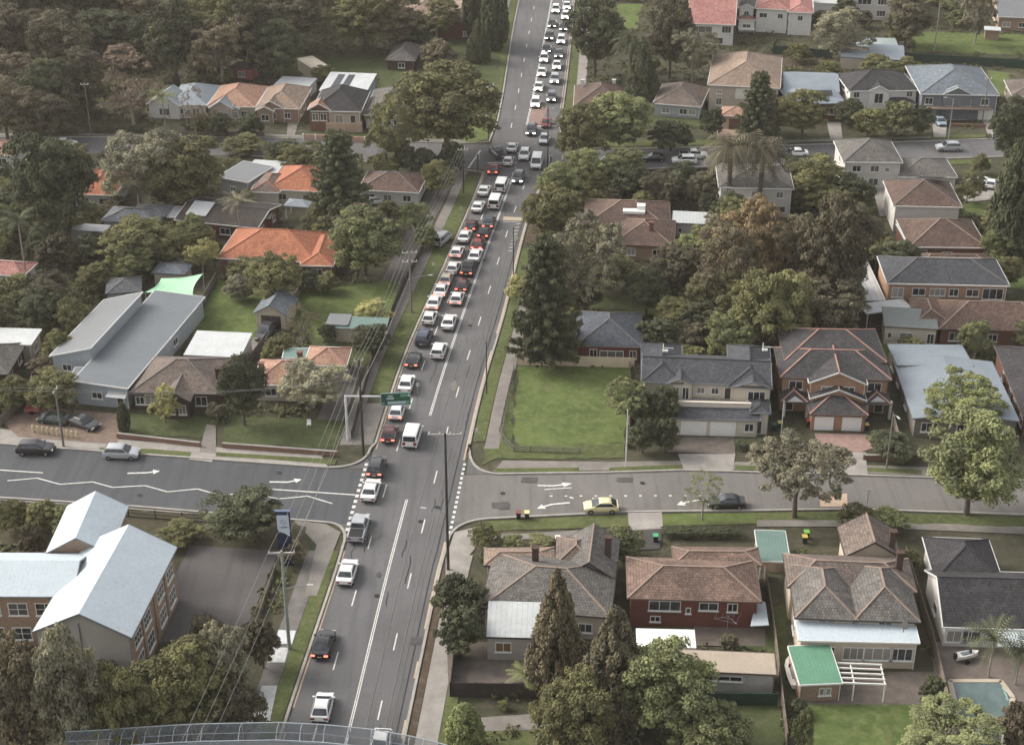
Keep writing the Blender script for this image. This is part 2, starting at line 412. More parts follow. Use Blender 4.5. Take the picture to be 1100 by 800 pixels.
def crossline(y, s0, a, s1, b, w=.4):
    band([at_y(RC, y).lerp(at_y(s0, y), a), at_y(RC, y).lerp(at_y(s1, y), b)], w)
crossline(303.5, RL, .02, RL, .95); crossline(326, RR, .03, RR, .9, .5)
zig([(540,238.5),(559,239)], .15)
PAVER = M_plain((176,158,132), .9, .15)
sheet('speed_table', [(541,233),(562,234),(561.5,237.5),(540,237)], PAVER, .016)
PINK = M_plain((142,112,100), .9, .15); sheet('bus_lane_surface', [(571.5,113),(589,114),(582,134),(568,132)], PINK, .016)
for i in range(9):
    y = 241+i*3.6; zig([(551-.55*i*2.0+.9*4,y),(556.5-1.1*i+.9*3,y-.2)], .22)
zig([(358,560),(343,600)], .12) if False else None
for L in ([(481,158),(489,150)],[(486,177),(499,158)],[(503,181),(516,162)]): zig(L, .35)
# worn patches in the asphalt
PATCH = M_plain((84,80,78), .9, .2); PATCHL = M_plain((118,112,106), .9, .2)
for L, m_ in (([(561,512.5),(578,513),(576,519),(559,518)],PATCH),([(663,513),(680,513),(679,518),(662,517.5)],PATCH),([(528,540),(546,539),(547,545),(529,546)],PATCH),([(442,684),(456,684),(453,692),(439,692)],PATCH),([(537,541),(548,541),(547,547),(536,547)],PATCH),
              ([(640,540),(655,540),(655,545),(640,545)],PATCHL)): sheet('asphalt_patch', L, m_, .0145)
TR_ = random.Random(3)
for k in range(20):                                        # crack sealing and stains
    y = TR_.uniform(70, 298); f0 = TR_.uniform(.08,.9); sd_ = TR_.choice((RL, RR)); L_ = TR_.uniform(2, 9); P = along(y, y+L_, f0, sd_, 1.0)
    P = [p+V((TR_.uniform(-.18,.18), 0, 0)) for p in P]; band(P, TR_.uniform(.05,.1), .015, TAR, 'crack_seal')
for k in range(7):
    y = TR_.uniform(80, 290); f0 = TR_.uniform(.1,.8); c = at_y(RC, y).lerp(at_y(TR_.choice((RL, RR)), y), f0); r0 = TR_.uniform(.3,.8)
    sheet('asphalt_patch', [(c.x+r0*TR_.uniform(.6,1.1)*math.cos(a*.7), c.y+2.2*r0*TR_.uniform(.6,1.1)*math.sin(a*.7), 0) for a in range(9)], TR_.choice((PATCH, PATCH, PATCHL)), .0144)
for px in ((405,640),(452,560),(470,545),(540,530),(300,508),(150,532),(690,519),(850,528),(430,430),(505,350),(520,280)):
    c = G(px); sheet('manhole_cover', [(c.x+.36*math.cos(a*.5236), c.y+.36*math.sin(a*.5236), 0) for a in range(12)], DARK, .016)
sheet('speed_hump', [(880.5,530),(910,530.5),(910.5,544.5),(881,544.5)], M_plain((188,158,128), .9, .14), .0145)

# footpaths, verges, driveways, lawns, yards
TURF = M_ground('verge_grass', [(90,102,50), (74,86,42), (116,112,74)], .25, 1.2, 6)
LAWN = M_ground('bright_lawn', [(94,112,50), (76,96,42), (120,126,70)], .14, .7, 6)
LAWN2 = M_ground('dull_lawn', [(82,94,52), (68,80,42), (102,100,64)], .2, .8, 6)
LITTER = M_ground('leaf_litter', [(82,76,56), (68,70,46), (96,86,66)], .3, 1.2, 5); SOIL = M_ground('bare_soil', [(92,76,60), (78,66,52), (112,96,78)], .2, .9, 5)
YARD = M_asphalt('yard_asphalt', (92,87,85), .2)
PAVED = M_plain((112,100,90), .9, .3, .7); REDP = M_plain((158,122,110), .9, .25, 1.3); BRP = M_plain((126,104,88), .9, .3, 1.1)
def foot(L, R_, mat=FOOT, z=.03, name='footpath'): strip(name, pix(L), pix(R_), mat, z)
# left verge and path of the main road
def off(line, y0, y1, o, step=4.0):
    out = []; y = y0
    while y <= y1+.01: p = at_y(line, y); out.append(V((p.x+o, p.y, 0))); y += step
    return out
strip('verge', off(RL,45,166,-2.1), off(RL,45,166,-.35), TURF, .03); strip('footpath', off(RL,45,166,-4.3), off(RL,45,166,-2.15), M_plain((110,105,99), .9, .3, .6), .034)
strip('footpath', off(RL,191,299,-5.0), off(RL,191,299,-3.2), FOOT, .034); strip('verge', off(RL,206,262,-3.15), off(RL,206,262,-.4), TURF, .03); strip('footpath', off(RL,191,206,-3.15), off(RL,191,206,-.4), FOOT, .03)
strip('verge', off(RL,264,298,-3.15), off(RL,264,298,-.4), TURF, .03)
strip('access_lane', off(RL,191,297,-9.5), off(RL,191,297,-5.6), M_asphalt('lane_asphalt', (98,92,88)), .026)
strip('footpath', off(RL,330,460,-4.2), off(RL,330,460,-2.4), CONC, .034); strip('verge', off(RL,330,460,-2.35), off(RL,330,460,-.4), TURF, .03); strip('verge', off(RL,330,460,-7.5), off(RL,330,460,-4.3), TURF, .03)
# right
strip('footpath', off(RR,60,166,1.2), off(RR,60,166,3.6), CONC, .034); strip('verge', off(RR,60,166,.3), off(RR,60,166,1.15), SOIL, .03); strip('verge', off(RR,60,150,3.65), off(RR,60,150,5), TURF, .03)
strip('footpath', off(RR,190,262,2.2), off(RR,190,262,4.2), FOOT, .034); strip('verge', off(RR,192,262,.35), off(RR,192,262,2.1), TURF, .03)
strip('footpath', off(RR,262,298,.4), off(RR,262,298,4), SOIL, .03); strip('footpath', off(RR,324,460,2.4), off(RR,324,460,4.6), CONC, .034); strip('verge', off(RR,324,460,.4), off(RR,324,460,2.35), TURF, .03)
# along the cross streets
foot([(0,461),(150,474),(250,482),(345,489)], [(0,475.5),(150,486.5),(250,494),(352,501.5)], CONC)
foot([(107,485.5),(160,487.5),(206,491)], [(107,481),(160,482.5),(206,486)], TURF, .04, 'verge'); foot([(232,490.5),(290,494),(360,499.5)], [(232,486),(290,489.5),(362,494)], TURF, .04, 'verge')
foot([(0,536.5),(140,545.5),(223,552.5)], [(0,541),(140,550),(225,557)], FOOT)
sheet('footpath', [(315,559),(350,563),(366,572),(358,592),(340,640),(328,640),(340,585)], FOOT, .03)
foot([(540,495),(655,496.5),(735,495),(928,500),(1000,502)], [(530,506.5),(655,505.5),(735,503.5),(928,508.5),(1000,511.5)], FOOT)
for a, b in (((532,503.5),(622,502.5)),((655,502.5),(733,499.5)),((790,500),(860,503)),((932,502.5),(990,505.5))): foot([a,b], [(a[0]-1,a[1]+4.5),(b[0],b[1]+4.5)], TURF, .04, 'verge')
foot([(520,560),(674,553),(813,551)], [(515,571),(674,566),(813,563)], TURF, .03, 'verge')
foot([(505,574),(560,573.5),(640,569)], [(503,580),(560,580),(640,575)], FOOT, .035)
sheet('footpath', [(488,572),(513,566),(510,590),(490,613),(486,640),(478,640),(479,600)], CONC, .038)
foot([(813,551),(912,549.5),(1100,556)], [(813,559),(912,559),(1100,566)], TURF, .03, 'verge'); foot([(813,559),(912,559),(1100,566)], [(813,566),(912,566),(1100,574)], FOOT, .034); sheet('verge', [(975,553),(1085,557),(1085,566),(975,562)], TURF, .036)
foot([(0,146.5),(130,146.5),(270,146.5),(500,153.5)], [(0,144),(130,144),(270,144),(500,151)], FOOT); foot([(330,148),(500,150)], [(330,144),(500,146.5)], TURF, .04, 'verge')
foot([(640,158),(834,155),(1065,148)], [(640,152),(834,150),(1065,144.5)], TURF, .03, 'verge'); foot([(690,184),(768,180.5),(1065,171)], [(690,189),(768,185.5),(1065,176)], TURF, .03, 'verge')
foot([(834,154),(1000,149)], [(834,151.5),(1000,147)], FOOT, .036)
# driveways
for nm, L, m_ in (('driveway', [(716,486),(735,470),(789,470),(790,488)], PAVED),('driveway', [(728,488),(790,488),(787,506),(735,505.5)], CONC),
    ('driveway', [(875,466),(930,467),(938,482),(905,492),(878,480)], REDP),('driveway', [(905,487),(930,486),(932,512),(906,511)], CONC),
    ('driveway', [(674,550.5),(711,550),(712,568),(676,570)], CONC),('driveway', [(676,570),(712,568),(709,590),(672,592)], M_plain((74,70,68), .9, .2)),
    ('driveway', [(0,452),(40,438),(130,445),(126,478),(20,470)], BRP),('driveway', [(206,486),(232,488),(228,497),(203,494)], CONC),('driveway', [(222,456),(232,457),(232,488),(214,486)], FOOT),
    ('driveway', [(270,368),(281,352),(292,355),(285,378),(268,386)], FOOT),('driveway', [(1000,120),(1018,121),(1016,148),(1003,148)], CONC),('driveway', [(1055,128),(1068,128),(1076,148),(1062,148)], CONC),
    ('driveway', [(888,132),(903,132),(905,150),(892,150)], CONC),('driveway', [(740,184),(752,184),(746,215),(735,215)], FOOT),('driveway', [(935,193),(952,193),(962,232),(945,233)], CONC),
    ('driveway', [(312,92),(330,78),(340,80),(316,147),(308,147)], FOOT),('driveway', [(770,128),(800,128),(803,150),(770,150)], M_plain((168,138,118), .9, .2)),('driveway', [(1034,207),(1072,202),(1075,214),(1036,218)], CONC)):
    sheet(nm, L, m_, .044)
for L, m_ in (([(557,393),(676,394),(672,476),(612,481),(560,480),(551,470)],LAWN),([(549,478),(560,480),(672,476),(671,493),(535,493),(520,500),(520,480),(540,440),(549,395),(553,395)],TURF),
    ([(236,300),(290,308),(270,372),(205,360)],LAWN),([(322,313),(428,300),(424,345),(350,368),(312,352)],LAWN),([(330,364),(420,352),(405,392),(330,395)],LAWN2),
    ([(130,444),(232,448),(225,470),(128,468)],LAWN2),([(245,446),(372,452),(362,482),(240,476)],LAWN2),([(622,283),(668,283),(664,304),(620,304)],LAWN),([(600,318),(720,316),(780,335),(778,346),(690,340),(600,335)],LAWN2),
    ([(903,224),(940,222),(938,252),(900,248)],LAWN),([(1035,219),(1070,216),(1072,231),(1034,233)],LAWN),([(868,757),(1000,755),(1005,830),(865,830)],LAWN),([(765,756),(838,756),(846,830),(765,830)],LAWN2),
    ([(750,186),(768,186),(768,215),(748,215)],LAWN),([(975,34),(1110,38),(1110,60),(985,56)],LAWN),([(500,130),(526,130),(524,150),(495,156),(470,150)],LAWN),([(482,35),(540,35),(536,92),(480,80)],LAWN2),
    ([(410,70),(470,78),(460,98),(405,98)],LAWN2),([(1060,75),(1085,80),(1090,105),(1070,105)],LAWN),([(664,5),(690,5),(684,32),(662,30)],LAWN),([(690,112),(760,120),(760,138),(690,136)],LAWN2),
    ([(1080,290),(1110,288),(1110,312),(1085,310)],LAWN),([(330,60),(420,60),(420,82),(345,78)],LAWN2),([(300,60),(336,62),(330,84),(304,82)],LAWN2),([(940,366),(962,366),(966,390),(945,388)],LAWN),([(820,650),(845,650),(848,740),(828,720)],LAWN2),
    ([(735,655),(820,665),(826,700),(787,695)],LAWN2),([(30,318),(80,318),(60,395),(35,395)],SOIL),([(0,538),(220,553),(330,566),(330,596),(215,592),(0,585)],LITTER),
    ([(832,60),(900,64),(890,76),(840,72)],SOIL),([(745,640),(1100,640),(1100,660)],LAWN2) if False else ([(712,552),(812,551),(812,561),(712,563)],LAWN),
    ([(812,585),(844,585),(846,615),(814,612)],SOIL),([(475,780),(590,770),(590,830),(475,830)],TURF)): sheet('lawn' if m_ in (LAWN, LAWN2) else 'garden_bed' if m_ in (SOIL, LITTER) else 'verge', L, m_, .018)
sheet('yard', [(205,586),(300,592),(292,612),(268,668),(225,690),(150,690)], YARD, .022)
sheet('patio', [(848,722),(1005,722),(1012,757),(866,757)], PAVED, .022); sheet('patio', [(1000,690),(1110,690),(1110,790),(1010,790)], M_plain((122,108,98), .9, .25, .8), .020)
sheet('driveway', [(500,772),(600,765),(600,783),(505,786)], FOOT, .024); sheet('yard', [(480,690),(525,690),(522,748),(482,748)], PAVED, .022)
sheet('yard', [(515,705),(590,710),(590,745),(515,745)], PAVED, .023); sheet('yard', [(745,668),(822,676),(822,694),(745,694)], PAVED, .0225)
# ------------------------------------------------------------------ houses
WFR = M_plain((214,212,204), .6, .06); WFD = M_plain((70,66,62), .6, .1)
def ring(mb, O, ex, up, nrm, w, h, t, d, mull=0, bars=0):
    """window frame: four bars and mullions standing d proud of the wall"""
    def b(x0, x1, z0, z1): mb.box(O+ex*((x0+x1)/2)+up*((z0+z1)/2)+nrm*(d/2), (x1-x0, d, z1-z0), ex, -nrm)
    b(-w/2, w/2, -h/2, -h/2+t); b(-w/2, w/2, h/2-t, h/2); b(-w/2, -w/2+t, -h/2+t, h/2-t); b(w/2-t, w/2, -h/2+t, h/2-t)
    for i in range(mull):
        x = -w/2+w*(i+1)/(mull+1); b(x-t*.4, x+t*.4, -h/2+t, h/2-t)
    for i in range(bars):
        z = -h/2+h*(i+1)/(bars+1); b(-w/2+t, w/2-t, z-t*.3, z+t*.3)
FOOT_ = []                                                  # plan outlines of all roofs
class House:
    def __init__(s, label, anchor, name='house', cat='house', wall=None, roof=None, cap=None, gut=None, frame=None, group=None):
        s.root = empty(name, G(anchor), label, cat, group); s.wall, s.roofm, s.cap, s.gut, s.frame = wall, roof, cap, gut, frame or WFR
    def part(s, name, mb, mat, parent=None): return mb.build(name, mat, parent or s.root)
    def wing(s, FL, FR, depth, ez=2.9, roof='hip', pitch=22, ov=.45, wall=None, rm=None, cap=None, wins='auto', z0=0.0, t=.2, walls=True, gut=None, chim=(), ax=None):
        A, B = G(FL, ez), G(FR, ez); ex = (B-A); w = ex.length; ex.normalize()
        if ax is not None: w = (B-A).dot(ax); ex = ax.copy()
        ey = V((-ex.y, ex.x, 0)); up = V((0,0,1))
        d = (G(depth, ez)-A).dot(ey) if isinstance(depth, tuple) else depth
        P = lambda a, b, z: A+ex*a+ey*b+up*(z-ez)
        tp = math.tan(math.radians(pitch)); rm = rm or s.roofm; wall = wall or s.wall; cap = cap or s.cap
        F = []; caps = []; hz = lambda a, b: ez
        if roof == 'hip':
            h = tp*min(w, d)/2; k = min(w, d)/2
            r1, r2 = (P(k,d/2,ez+h), P(w-k,d/2,ez+h)) if w >= d else (P(w/2,k,ez+h), P(w/2,d-k,ez+h))
            a, b, c, e = P(0,0,ez), P(w,0,ez), P(w,d,ez), P(0,d,ez)
            F = [(a,b,r2,r1),(b,c,r2),(c,e,r1,r2),(e,a,r1)] if w >= d else [(a,b,r1),(b,c,r2,r1),(c,e,r2),(e,a,r1,r2)]
            caps = [(a,r1),(e,r1),(b,r2),(c,r2),(r1,r2)] if w >= d else [(a,r1),(b,r1),(c,r2),(e,r2),(r1,r2)]
        elif roof == 'gable_x':
            h = tp*d/2; r1, r2 = P(0,d/2,ez+h), P(w,d/2,ez+h)
            F = [(P(0,0,ez),P(w,0,ez),r2,r1),(P(w,d,ez),P(0,d,ez),r1,r2)]; caps = [(r1,r2)]; hz = lambda a, b: ez+tp*(d/2-abs(b-d/2))
        elif roof == 'gable_y':
            h = tp*w/2; r1, r2 = P(w/2,0,ez+h), P(w/2,d,ez+h)
            F = [(P(0,0,ez),r1,r2,P(0,d,ez)),(P(w,0,ez),P(w,d,ez),r2,r1)]; caps = [(r1,r2)]; hz = lambda a, b: ez+tp*(w/2-abs(a-w/2))
        elif roof == 'hipfront':                              # gable at the back, hip at the near end
            h = tp*w/2; k = w/2; r1, r2 = P(w/2,k,ez+h), P(w/2,d,ez+h)
            F = [(P(0,0,ez),P(w,0,ez),r1),(P(0,0,ez),r1,r2,P(0,d,ez)),(P(w,0,ez),P(w,d,ez),r2,r1)]; caps = [(P(0,0,ez),r1),(P(w,0,ez),r1),(r1,r2)]; hz = lambda a, b: ez+tp*min(w/2-abs(a-w/2), b)
        elif roof in ('rise_back', 'flat'):
            tp = tp if roof != 'flat' else .02; F = [(P(0,0,ez),P(w,0,ez),P(w,d,ez+tp*d),P(0,d,ez+tp*d))]; hz = lambda a, b: ez+tp*b
        elif roof == 'rise_front': F = [(P(0,0,ez),P(w,0,ez),P(w,d,ez-tp*d),P(0,d,ez-tp*d))]; hz = lambda a, b: ez-tp*b
        elif roof == 'rise_left': F = [(P(0,0,ez+tp*w),P(w,0,ez),P(w,d,ez),P(0,d,ez+tp*w))]; hz = lambda a, b: ez+tp*(w-a)
        elif roof == 'rise_right': F = [(P(0,0,ez),P(w,0,ez+tp*w),P(w,d,ez+tp*w),P(0,d,ez))]; hz = lambda a, b: ez+tp*a
        FOOT_.append([tuple(P(a,b,0).xy) for a, b in ((-1.2,-1.2),(w+1.2,-1.2),(w+1.2,d+1.2),(-1.2,d+1.2))])
        mb = MB(); mb.slab(F, t); ro = s.part('roof', mb, rm)
        s.P, s.w, s.d, s.ex, s.ey, s.hz, s.ro = P, w, d, ex, ey, hz, ro
        if cap and caps:
            c = MB()
            for a, b in caps: c.bar(a+up*.02, b+up*.02, .2, .12)
            s.part('ridge_cap', c, cap, ro)
        gm = gut or s.gut
        if gm:
            c = MB(); o = .03
            for a, b in (((-o,-o),(w+o,-o)),((w+o,-o),(w+o,d+o)),((w+o,d+o),(-o,d+o)),((-o,d+o),(-o,-o))):
                ka, kb = [max(0, min(w, q[0])) for q in (a,b)], [max(0, min(d, q[1])) for q in (a,b)]
                za, zb = hz(ka[0],kb[0]), hz(ka[1],kb[1]); zm = hz((ka[0]+ka[1])/2,(kb[0]+kb[1])/2)
                if abs(zm-(za+zb)/2) > .05:
                    m_ = ((a[0]+b[0])/2, (a[1]+b[1])/2); c.bar(P(*a,za-.1), P(*m_,zm-.1), .1, .2); c.bar(P(*m_,zm-.1), P(*b,zb-.1), .1, .2)
                else: c.bar(P(*a,za-.1), P(*b,zb-.1), .1, .2)
            s.part('gutter', c, gm, ro)
        if walls:
            o = min(ov, w/3, d/3); c = MB(); Q = [(o,o),(w-o,o),(w-o,d-o),(o,d-o)]
            for i in range(4):
                a, b = Q[i], Q[(i+1) % 4]; m_ = ((a[0]+b[0])/2, (a[1]+b[1])/2)
                c.add([P(*a,z0),P(*b,z0),P(*b,hz(*b)-t*.6),P(*m_,hz(*m_)-t*.6),P(*a,hz(*a)-t*.6)], [(0,1,2,3,4)])
            s.wo = s.part('wall', c, wall); s.o = o
            if gm and wins != []:
                dp = MB(); q = P(w-o+.02, o-.09, 0); dp.tube([V((q.x,q.y,z0)), V((q.x,q.y,ez-t))], .055, 6); s.part('downpipe', dp, gm)
            if wins == 'auto':
                wins = []; fl = max(1, int(round((ez-z0)/2.9)))
                for face, L in (('f', w-2*o), ('r', d-2*o), ('l', d-2*o)):
                    n = max(1, int(L/3.6))
                    for k in range(fl):
                        for i in range(n):
                            if random.random() < .88: wins.append((face, (i+.5)/n+random.uniform(-.03,.03), z0+.95+2.85*k if ez-z0 > 2.5 else z0+.7, random.choice((1.2,1.5,1.9)), 1.15))
            for q in wins: s.window(*q)
        for (fx, fy, hh) in chim:
            c = MB(); zb = hz(fx*w, fy*d); b0 = P(fx*w, fy*d, zb)
            if roof == 'hip': b0 = b0+up*min(tp*min(fx*w, w-fx*w, fy*d, d-fy*d), 9)
            c.box(b0+up*(hh/2-.4), (.75,.6,hh+.8), ex, ey); c.box(b0+up*(hh+.02), (.95,.8,.16), ex, ey); s.part('chimney', c, s.chm if hasattr(s, 'chm') else BRK, ro)
        return s
    def face(s, f):
        o = s.o; w, d = s.w, s.d
        return {'f': (s.P(o,o,0), s.P(w-o,o,0), -s.ey), 'r': (s.P(w-o,o,0), s.P(w-o,d-o,0), s.ex), 'l': (s.P(o,d-o,0), s.P(o,o,0), -s.ex), 'b': (s.P(w-o,d-o,0), s.P(o,d-o,0), s.ey)}[f]
    def window(s, f, k, zb, ww, hh, kind='w', pane=None, frame=None):
        a, b, nr = s.face(f); e = (b-a).normalized(); L = (b-a).length; ww = min(ww, L*.92); O = a.lerp(b, max(ww/2/L+.02, min(1-ww/2/L-.02, k)))+V((0,0,zb+hh/2)); up = V((0,0,1))
        if kind == 'g':
            m = MB(); m.box(O+nr*.04, (ww,.08,hh), e, -nr)
            for i in range(1, 5): m.box(O+nr*.085+up*(-hh/2+hh*i/5), (ww*.98,.02,.03), e, -nr)
            s.part('garage_door', m, pane or WHITE); return
        if kind == 'd':
            m = MB(); m.box(O+nr*.03, (ww,.06,hh), e, -nr); dd = s.part('door', m, pane or WFD); m = MB(); ring(m, O, e, up, nr, ww+.24, hh+.12, .12, .09); s.part('frame', m, frame or s.frame, dd); return
        m = MB(); m.box(O+nr*.025, (ww,.05,hh), e, -nr); p = s.part('window', m, pane or GLASS)
        m = MB(); ring(m, O, e, up, nr, ww+.12, hh+.12, .1, .085, 0 if ww < .9 else 1 if ww < 2.2 else 2, 1 if kind == 's' else 0); s.part('frame', m, frame or s.frame, p)
        m = MB(); m.box(O+nr*.1-up*(hh/2+.11), (ww+.3,.2,.1), e, -nr); s.part('sill', m, frame or s.frame, p)
def prism(mb, P, h):
    """outline P raised by h"""
    k = len(P); mb.add([V(p) for p in P]+[V(p)+V((0,0,h)) for p in P], [tuple(range(k))[::-1], tuple(range(k, 2*k))]+[(i, (i+1) % k, k+(i+1) % k, k+i) for i in range(k)])

BRK = M_brick((128,84,68)); BRKR = M_brick((122,66,54)); BRKO = M_brick((172,128,98)); BRKT = M_brick((158,128,104)); CREAM = M_plain((206,192,170), .85, .08); BEIGE = M_plain((184,168,148), .85, .1)
PALE = M_plain((200,198,190), .85, .08); GREYW = M_plain((160,160,158), .85, .1); BLUEW = M_plain((158,166,172), .8, .08); DBRK = M_brick((84,64,56)); OFFW = M_plain((218,214,204), .8, .07)
T_BROWN = M_tile((126,96,80), (96,76,68)); T_SLATE = M_tile((86,88,94), (76,78,84), .3); T_ORG = M_tile((204,118,78), (186,106,72), .4); T_PINK = M_tile((190,142,112), (172,126,102), .5); T_GREY = M_tile((124,118,110), (96,92,88), .5, worn=(160,150,136))
T_RED = M_tile((148,116,98), (112,88,76), .5, worn=(176,138,120)); T_DK = M_tile((84,80,82), (70,68,70), .3); T_ROSE = M_tile((196,128,116), (176,112,104), .4); T_TAN = M_tile((172,144,120), (144,120,102), .5); T_CHAR = M_tile((74,72,74), (62,60,62), .25); T_BG = M_tile((138,118,104), (104,92,84), .6, worn=(164,142,124))
M_BLUE = M_metal((128,140,149)); M_SKY = M_metal((180,194,201), .5, .05, depth=.04); M_GREY = M_metal((114,117,120), .42, .06); M_GRB = M_metal((106,113,118), .42, .06); M_WHT = M_metal((188,191,190)); M_PALE = M_metal((176,180,178), .6, .14); M_GRN = M_metal((84,142,108)); M_BEI = M_metal((168,150,128), .5, .08, depth=.05); M_GTL = M_metal((96,128,118))
CAPO = M_plain((172,122,104), .85, .15); CAPG = M_plain((110,106,102), .85, .2); CAPD = M_plain((62,60,62), .85, .15); CAPT = M_plain((150,126,108), .85, .2); CAPR = M_plain((178,104,74), .85, .12)
GUTW = M_plain((222,220,214), .5, .06); GUTD = M_plain((66,62,60), .5, .1); GUTB = M_plain((108,88,76), .5, .1); GUTG = M_plain((120,124,126), .5, .1)

# --- school, lower left
h = House('two-storey brick school with pale blue ribbed roof and white slopes, lower left corner', (90,720), 'school_building', 'school', BRKT, M_SKY, None, GUTG)
A = G((35,678),7.4)
h.wing((35,678),(141,684.5),17.4,7.4,'gable_y',27,.35, wall=BRKT, wins=[('r',.14,4.6,2.2,1.6,'s'),('r',.34,4.6,2.2,1.6,'s'),('r',.64,4.6,2.2,1.6,'s'),('r',.86,4.6,2.2,1.6,'s'),('r',.14,1.2,2.2,1.9,'s'),('r',.36,1.2,2.2,1.9,'s'),('r',.64,1.2,2.2,1.9,'s'),('r',.86,1.2,2.2,1.9,'s')])
REND = M_plain((172,166,158), .85, .05); w_, d_, P_ = h.w, h.d, h.P
m = MB(); q = [(.3,0),(w_-.3,0),(w_-.3,7.2),(w_/2,7.2+math.tan(math.radians(27))*(w_/2-.3)),(.3,7.2)]
m.add([P_(a,.32,z) for a, z in q]+[P_(a,.38,z) for a, z in q], [(0,1,2,3,4),(0,5,6,1),(1,6,7,2),(2,7,8,3),(3,8,9,4),(4,9,5,0)]); h.part('gable_wall', m, REND)
for x in (w_*.47,): m = MB(); m.tube([P_(x,.26,0), P_(x,.26,8.6)], .07); h.part('downpipe', m, GUTG)
for k in (.245,.5,.745): m = MB(); m.box(P_(w_-.28,.35+(d_-.7)*k,3.6), (.14,.28,7.0), h.ex, h.ey); h.part('pilaster', m, BRKT)
h.wing((-76,640),(78,640.5),8.6,7.3,'gable_x',24,.35, wins=[('f',k,z,2.1,1.6,'s') for z in (4.5,1.1) for k in (.2,.4,.6,.8,.97)])
h.wing((49,594),(118,594),10.2,7.4,'gable_y',30,.35, wins=[('r',.5,4.6,2,1.5,'s')])

# --- left block behind the side road
h = House('long grey steel-roofed house with raised left roof and pale blue front wall', (110,440), 'house', 'house', BLUEW, M_GREY, None, GUTW)
h.wing((78,411.5),(137,417),(151,313),3.6,'rise_left',3,.3, rm=M_GRB, wins=[('f',.4,1.3,1.5,1.0),('f',.85,.1,.9,2.1,'d'),('r',.3,1.2,1.6,1.1),('r',.6,1.2,1.6,1.1)])
m = MB(); m.slab([(h.P(h.w*.62,-.9,2.35), h.P(h.w*.98,-.9,2.35), h.P(h.w*.98,.4,2.8), h.P(h.w*.62,.4,2.8))], .06); h.part('awning', m, M_PALE)
h.wing((53,382),(99,386),(104,321),4.0,'rise_right',16,.3, rm=M_GREY, ax=h.ex, wins=[('f',.35,1.6,1.4,1.0),('l',.3,1.5,1.6,1.1),('l',.7,1.5,1.6,1.1)])
h.wing((72,412),(82,412),5,3.0,'flat',2,.2, rm=M_GREY, wins=[('f',.5,1,1,1)])
h = House('dark brick bungalow with weathered brown hip roof and white windows, beside the long grey roof', (188,440), 'house', 'house', DBRK, T_BG, CAPG, GUTD); h.chm = DBRK
h.wing((139,421.5),(236,423.5),(146,382),3.0,'hip',24, wins=[('f',.2,.9,1.6,1.5),('f',.8,.9,1.6,1.4),('f',.05,.9,1.2,1.2)], chim=[(.93,.35,1.7)])
h.wing((170,431),(204,431.5),7,3.0,'gable_y',32, .3, wins=[('f',.3,.8,1.3,1.4),('f',.75,.8,1.0,1.4)])
h = House('small house with orange-pink tiled roof in two wings behind the feathery pine', (300,418), 'house', 'house', BEIGE, T_PINK, CAPO, GUTW); h.chm = BRK
h.wing((270,413),(332,414),(280,386),2.9,'hip',26, wins=[('f',.3,.9,1.5,1.2),('f',.75,.9,1.5,1.2)], chim=[(.12,.4,1.4),(.75,.75,1.4)])
h.wing((326,392),(372,393),(336,372),2.9,'hip',24, wins=[('f',.7,.9,1.2,1.2)])
h.wing((303,384),(338,384),(306,374),2.7,'flat',2,.2, rm=M_GTL, wins=[])
h = House('garage with blue-grey hipped gable roof and dark door at the yard fence', (295,352), 'garage', 'garage', BEIGE, M_tile((118,128,136), (104,114,122), .3), CAPG, GUTG)
h.wing((272,336),(308,338.5),(283,318),2.7,'gable_y',30,.3, wins=[('f',.5,.05,3.2,2.2,'g',M_plain((70,60,54), .7, .1))])
h = House('shed with flat white steel roof in the back yard', (228,390), 'shed', 'shed', PALE, M_WHT, None, None)
h.wing((197,381),(258,384),(207,357),2.6,'rise_back',3,.2, wins=[('f',.8,.1,.9,2,'d')])
h = House('low shed with grey and green steel roofs beside the cable poles', (375,372), 'shed', 'shed', BEIGE, M_GTL, None, GUTG)
h.wing((358,352),(414,354),(362,341),2.6,'rise_back',4,.25, wins=[('f',.5,1,1,1)]); h.wing((350,348),(373,349),(352,337),2.9,'flat',2,.2, rm=M_GREY, wins=[])
h = House('long house with bright orange hip roof above the green yards', (300,292), 'house', 'house', BRK, T_ORG, CAPR, GUTW)
h.wing((233,277),(341,282),(262,246),3.0,'hip',25, wins=[('f',.3,.9,1.2,1.4),('f',.55,.9,1.2,1.4),('f',.63,.9,1.2,1.4),('f',.71,.9,1.2,1.4)])
h.wing((322,285),(358,285.5),(330,252),3.0,'hip',22, wins=[('f',.5,.9,1.6,1.2)])
h = House('dark brown low-pitched house with a white roof sheet at its left end', (235,250), 'house', 'house', BRKR, M_tile((86,76,70), (74,66,62), .3), CAPD, GUTW)
h.wing((187,236),(277,245),(212,211),3.0,'gable_x',12, wins='auto'); m = MB(); m.slab([(h.P(1.5,1.6,3.62), h.P(5.5,1.6,3.62), h.P(5.5,6.2,4.5), h.P(1.5,6.2,4.5))], .05); h.part('roof_sheet', m, M_WHT, h.ro)
h.wing((179,233),(192,233),(182,222),2.8,'flat',2,.2, rm=M_PALE, wins=[]); h.wing((268,234),(290,234),(275,222),2.8,'flat',2,.2, rm=M_PALE, wins=[])
h = House('grey hip-roofed house among trees left of the brown roof', (140,245), 'house', 'house', GREYW, M_tile((122,128,136), (108,114,122), .3), CAPG, GUTG)
h.wing((108,237),(168,240),(118,221),2.9,'hip',18); h.wing((140,231),(178,232),(146,219),3.1,'hip',18)
h = House('small shed with near-white roof in front of grey hip roof', (95,255), 'shed', 'shed', PALE, M_WHT, None, None); h.wing((74,247),(113,249),(79,240),2.4,'flat',2,.2, wins=[('f',.5,.5,1.2,1)])
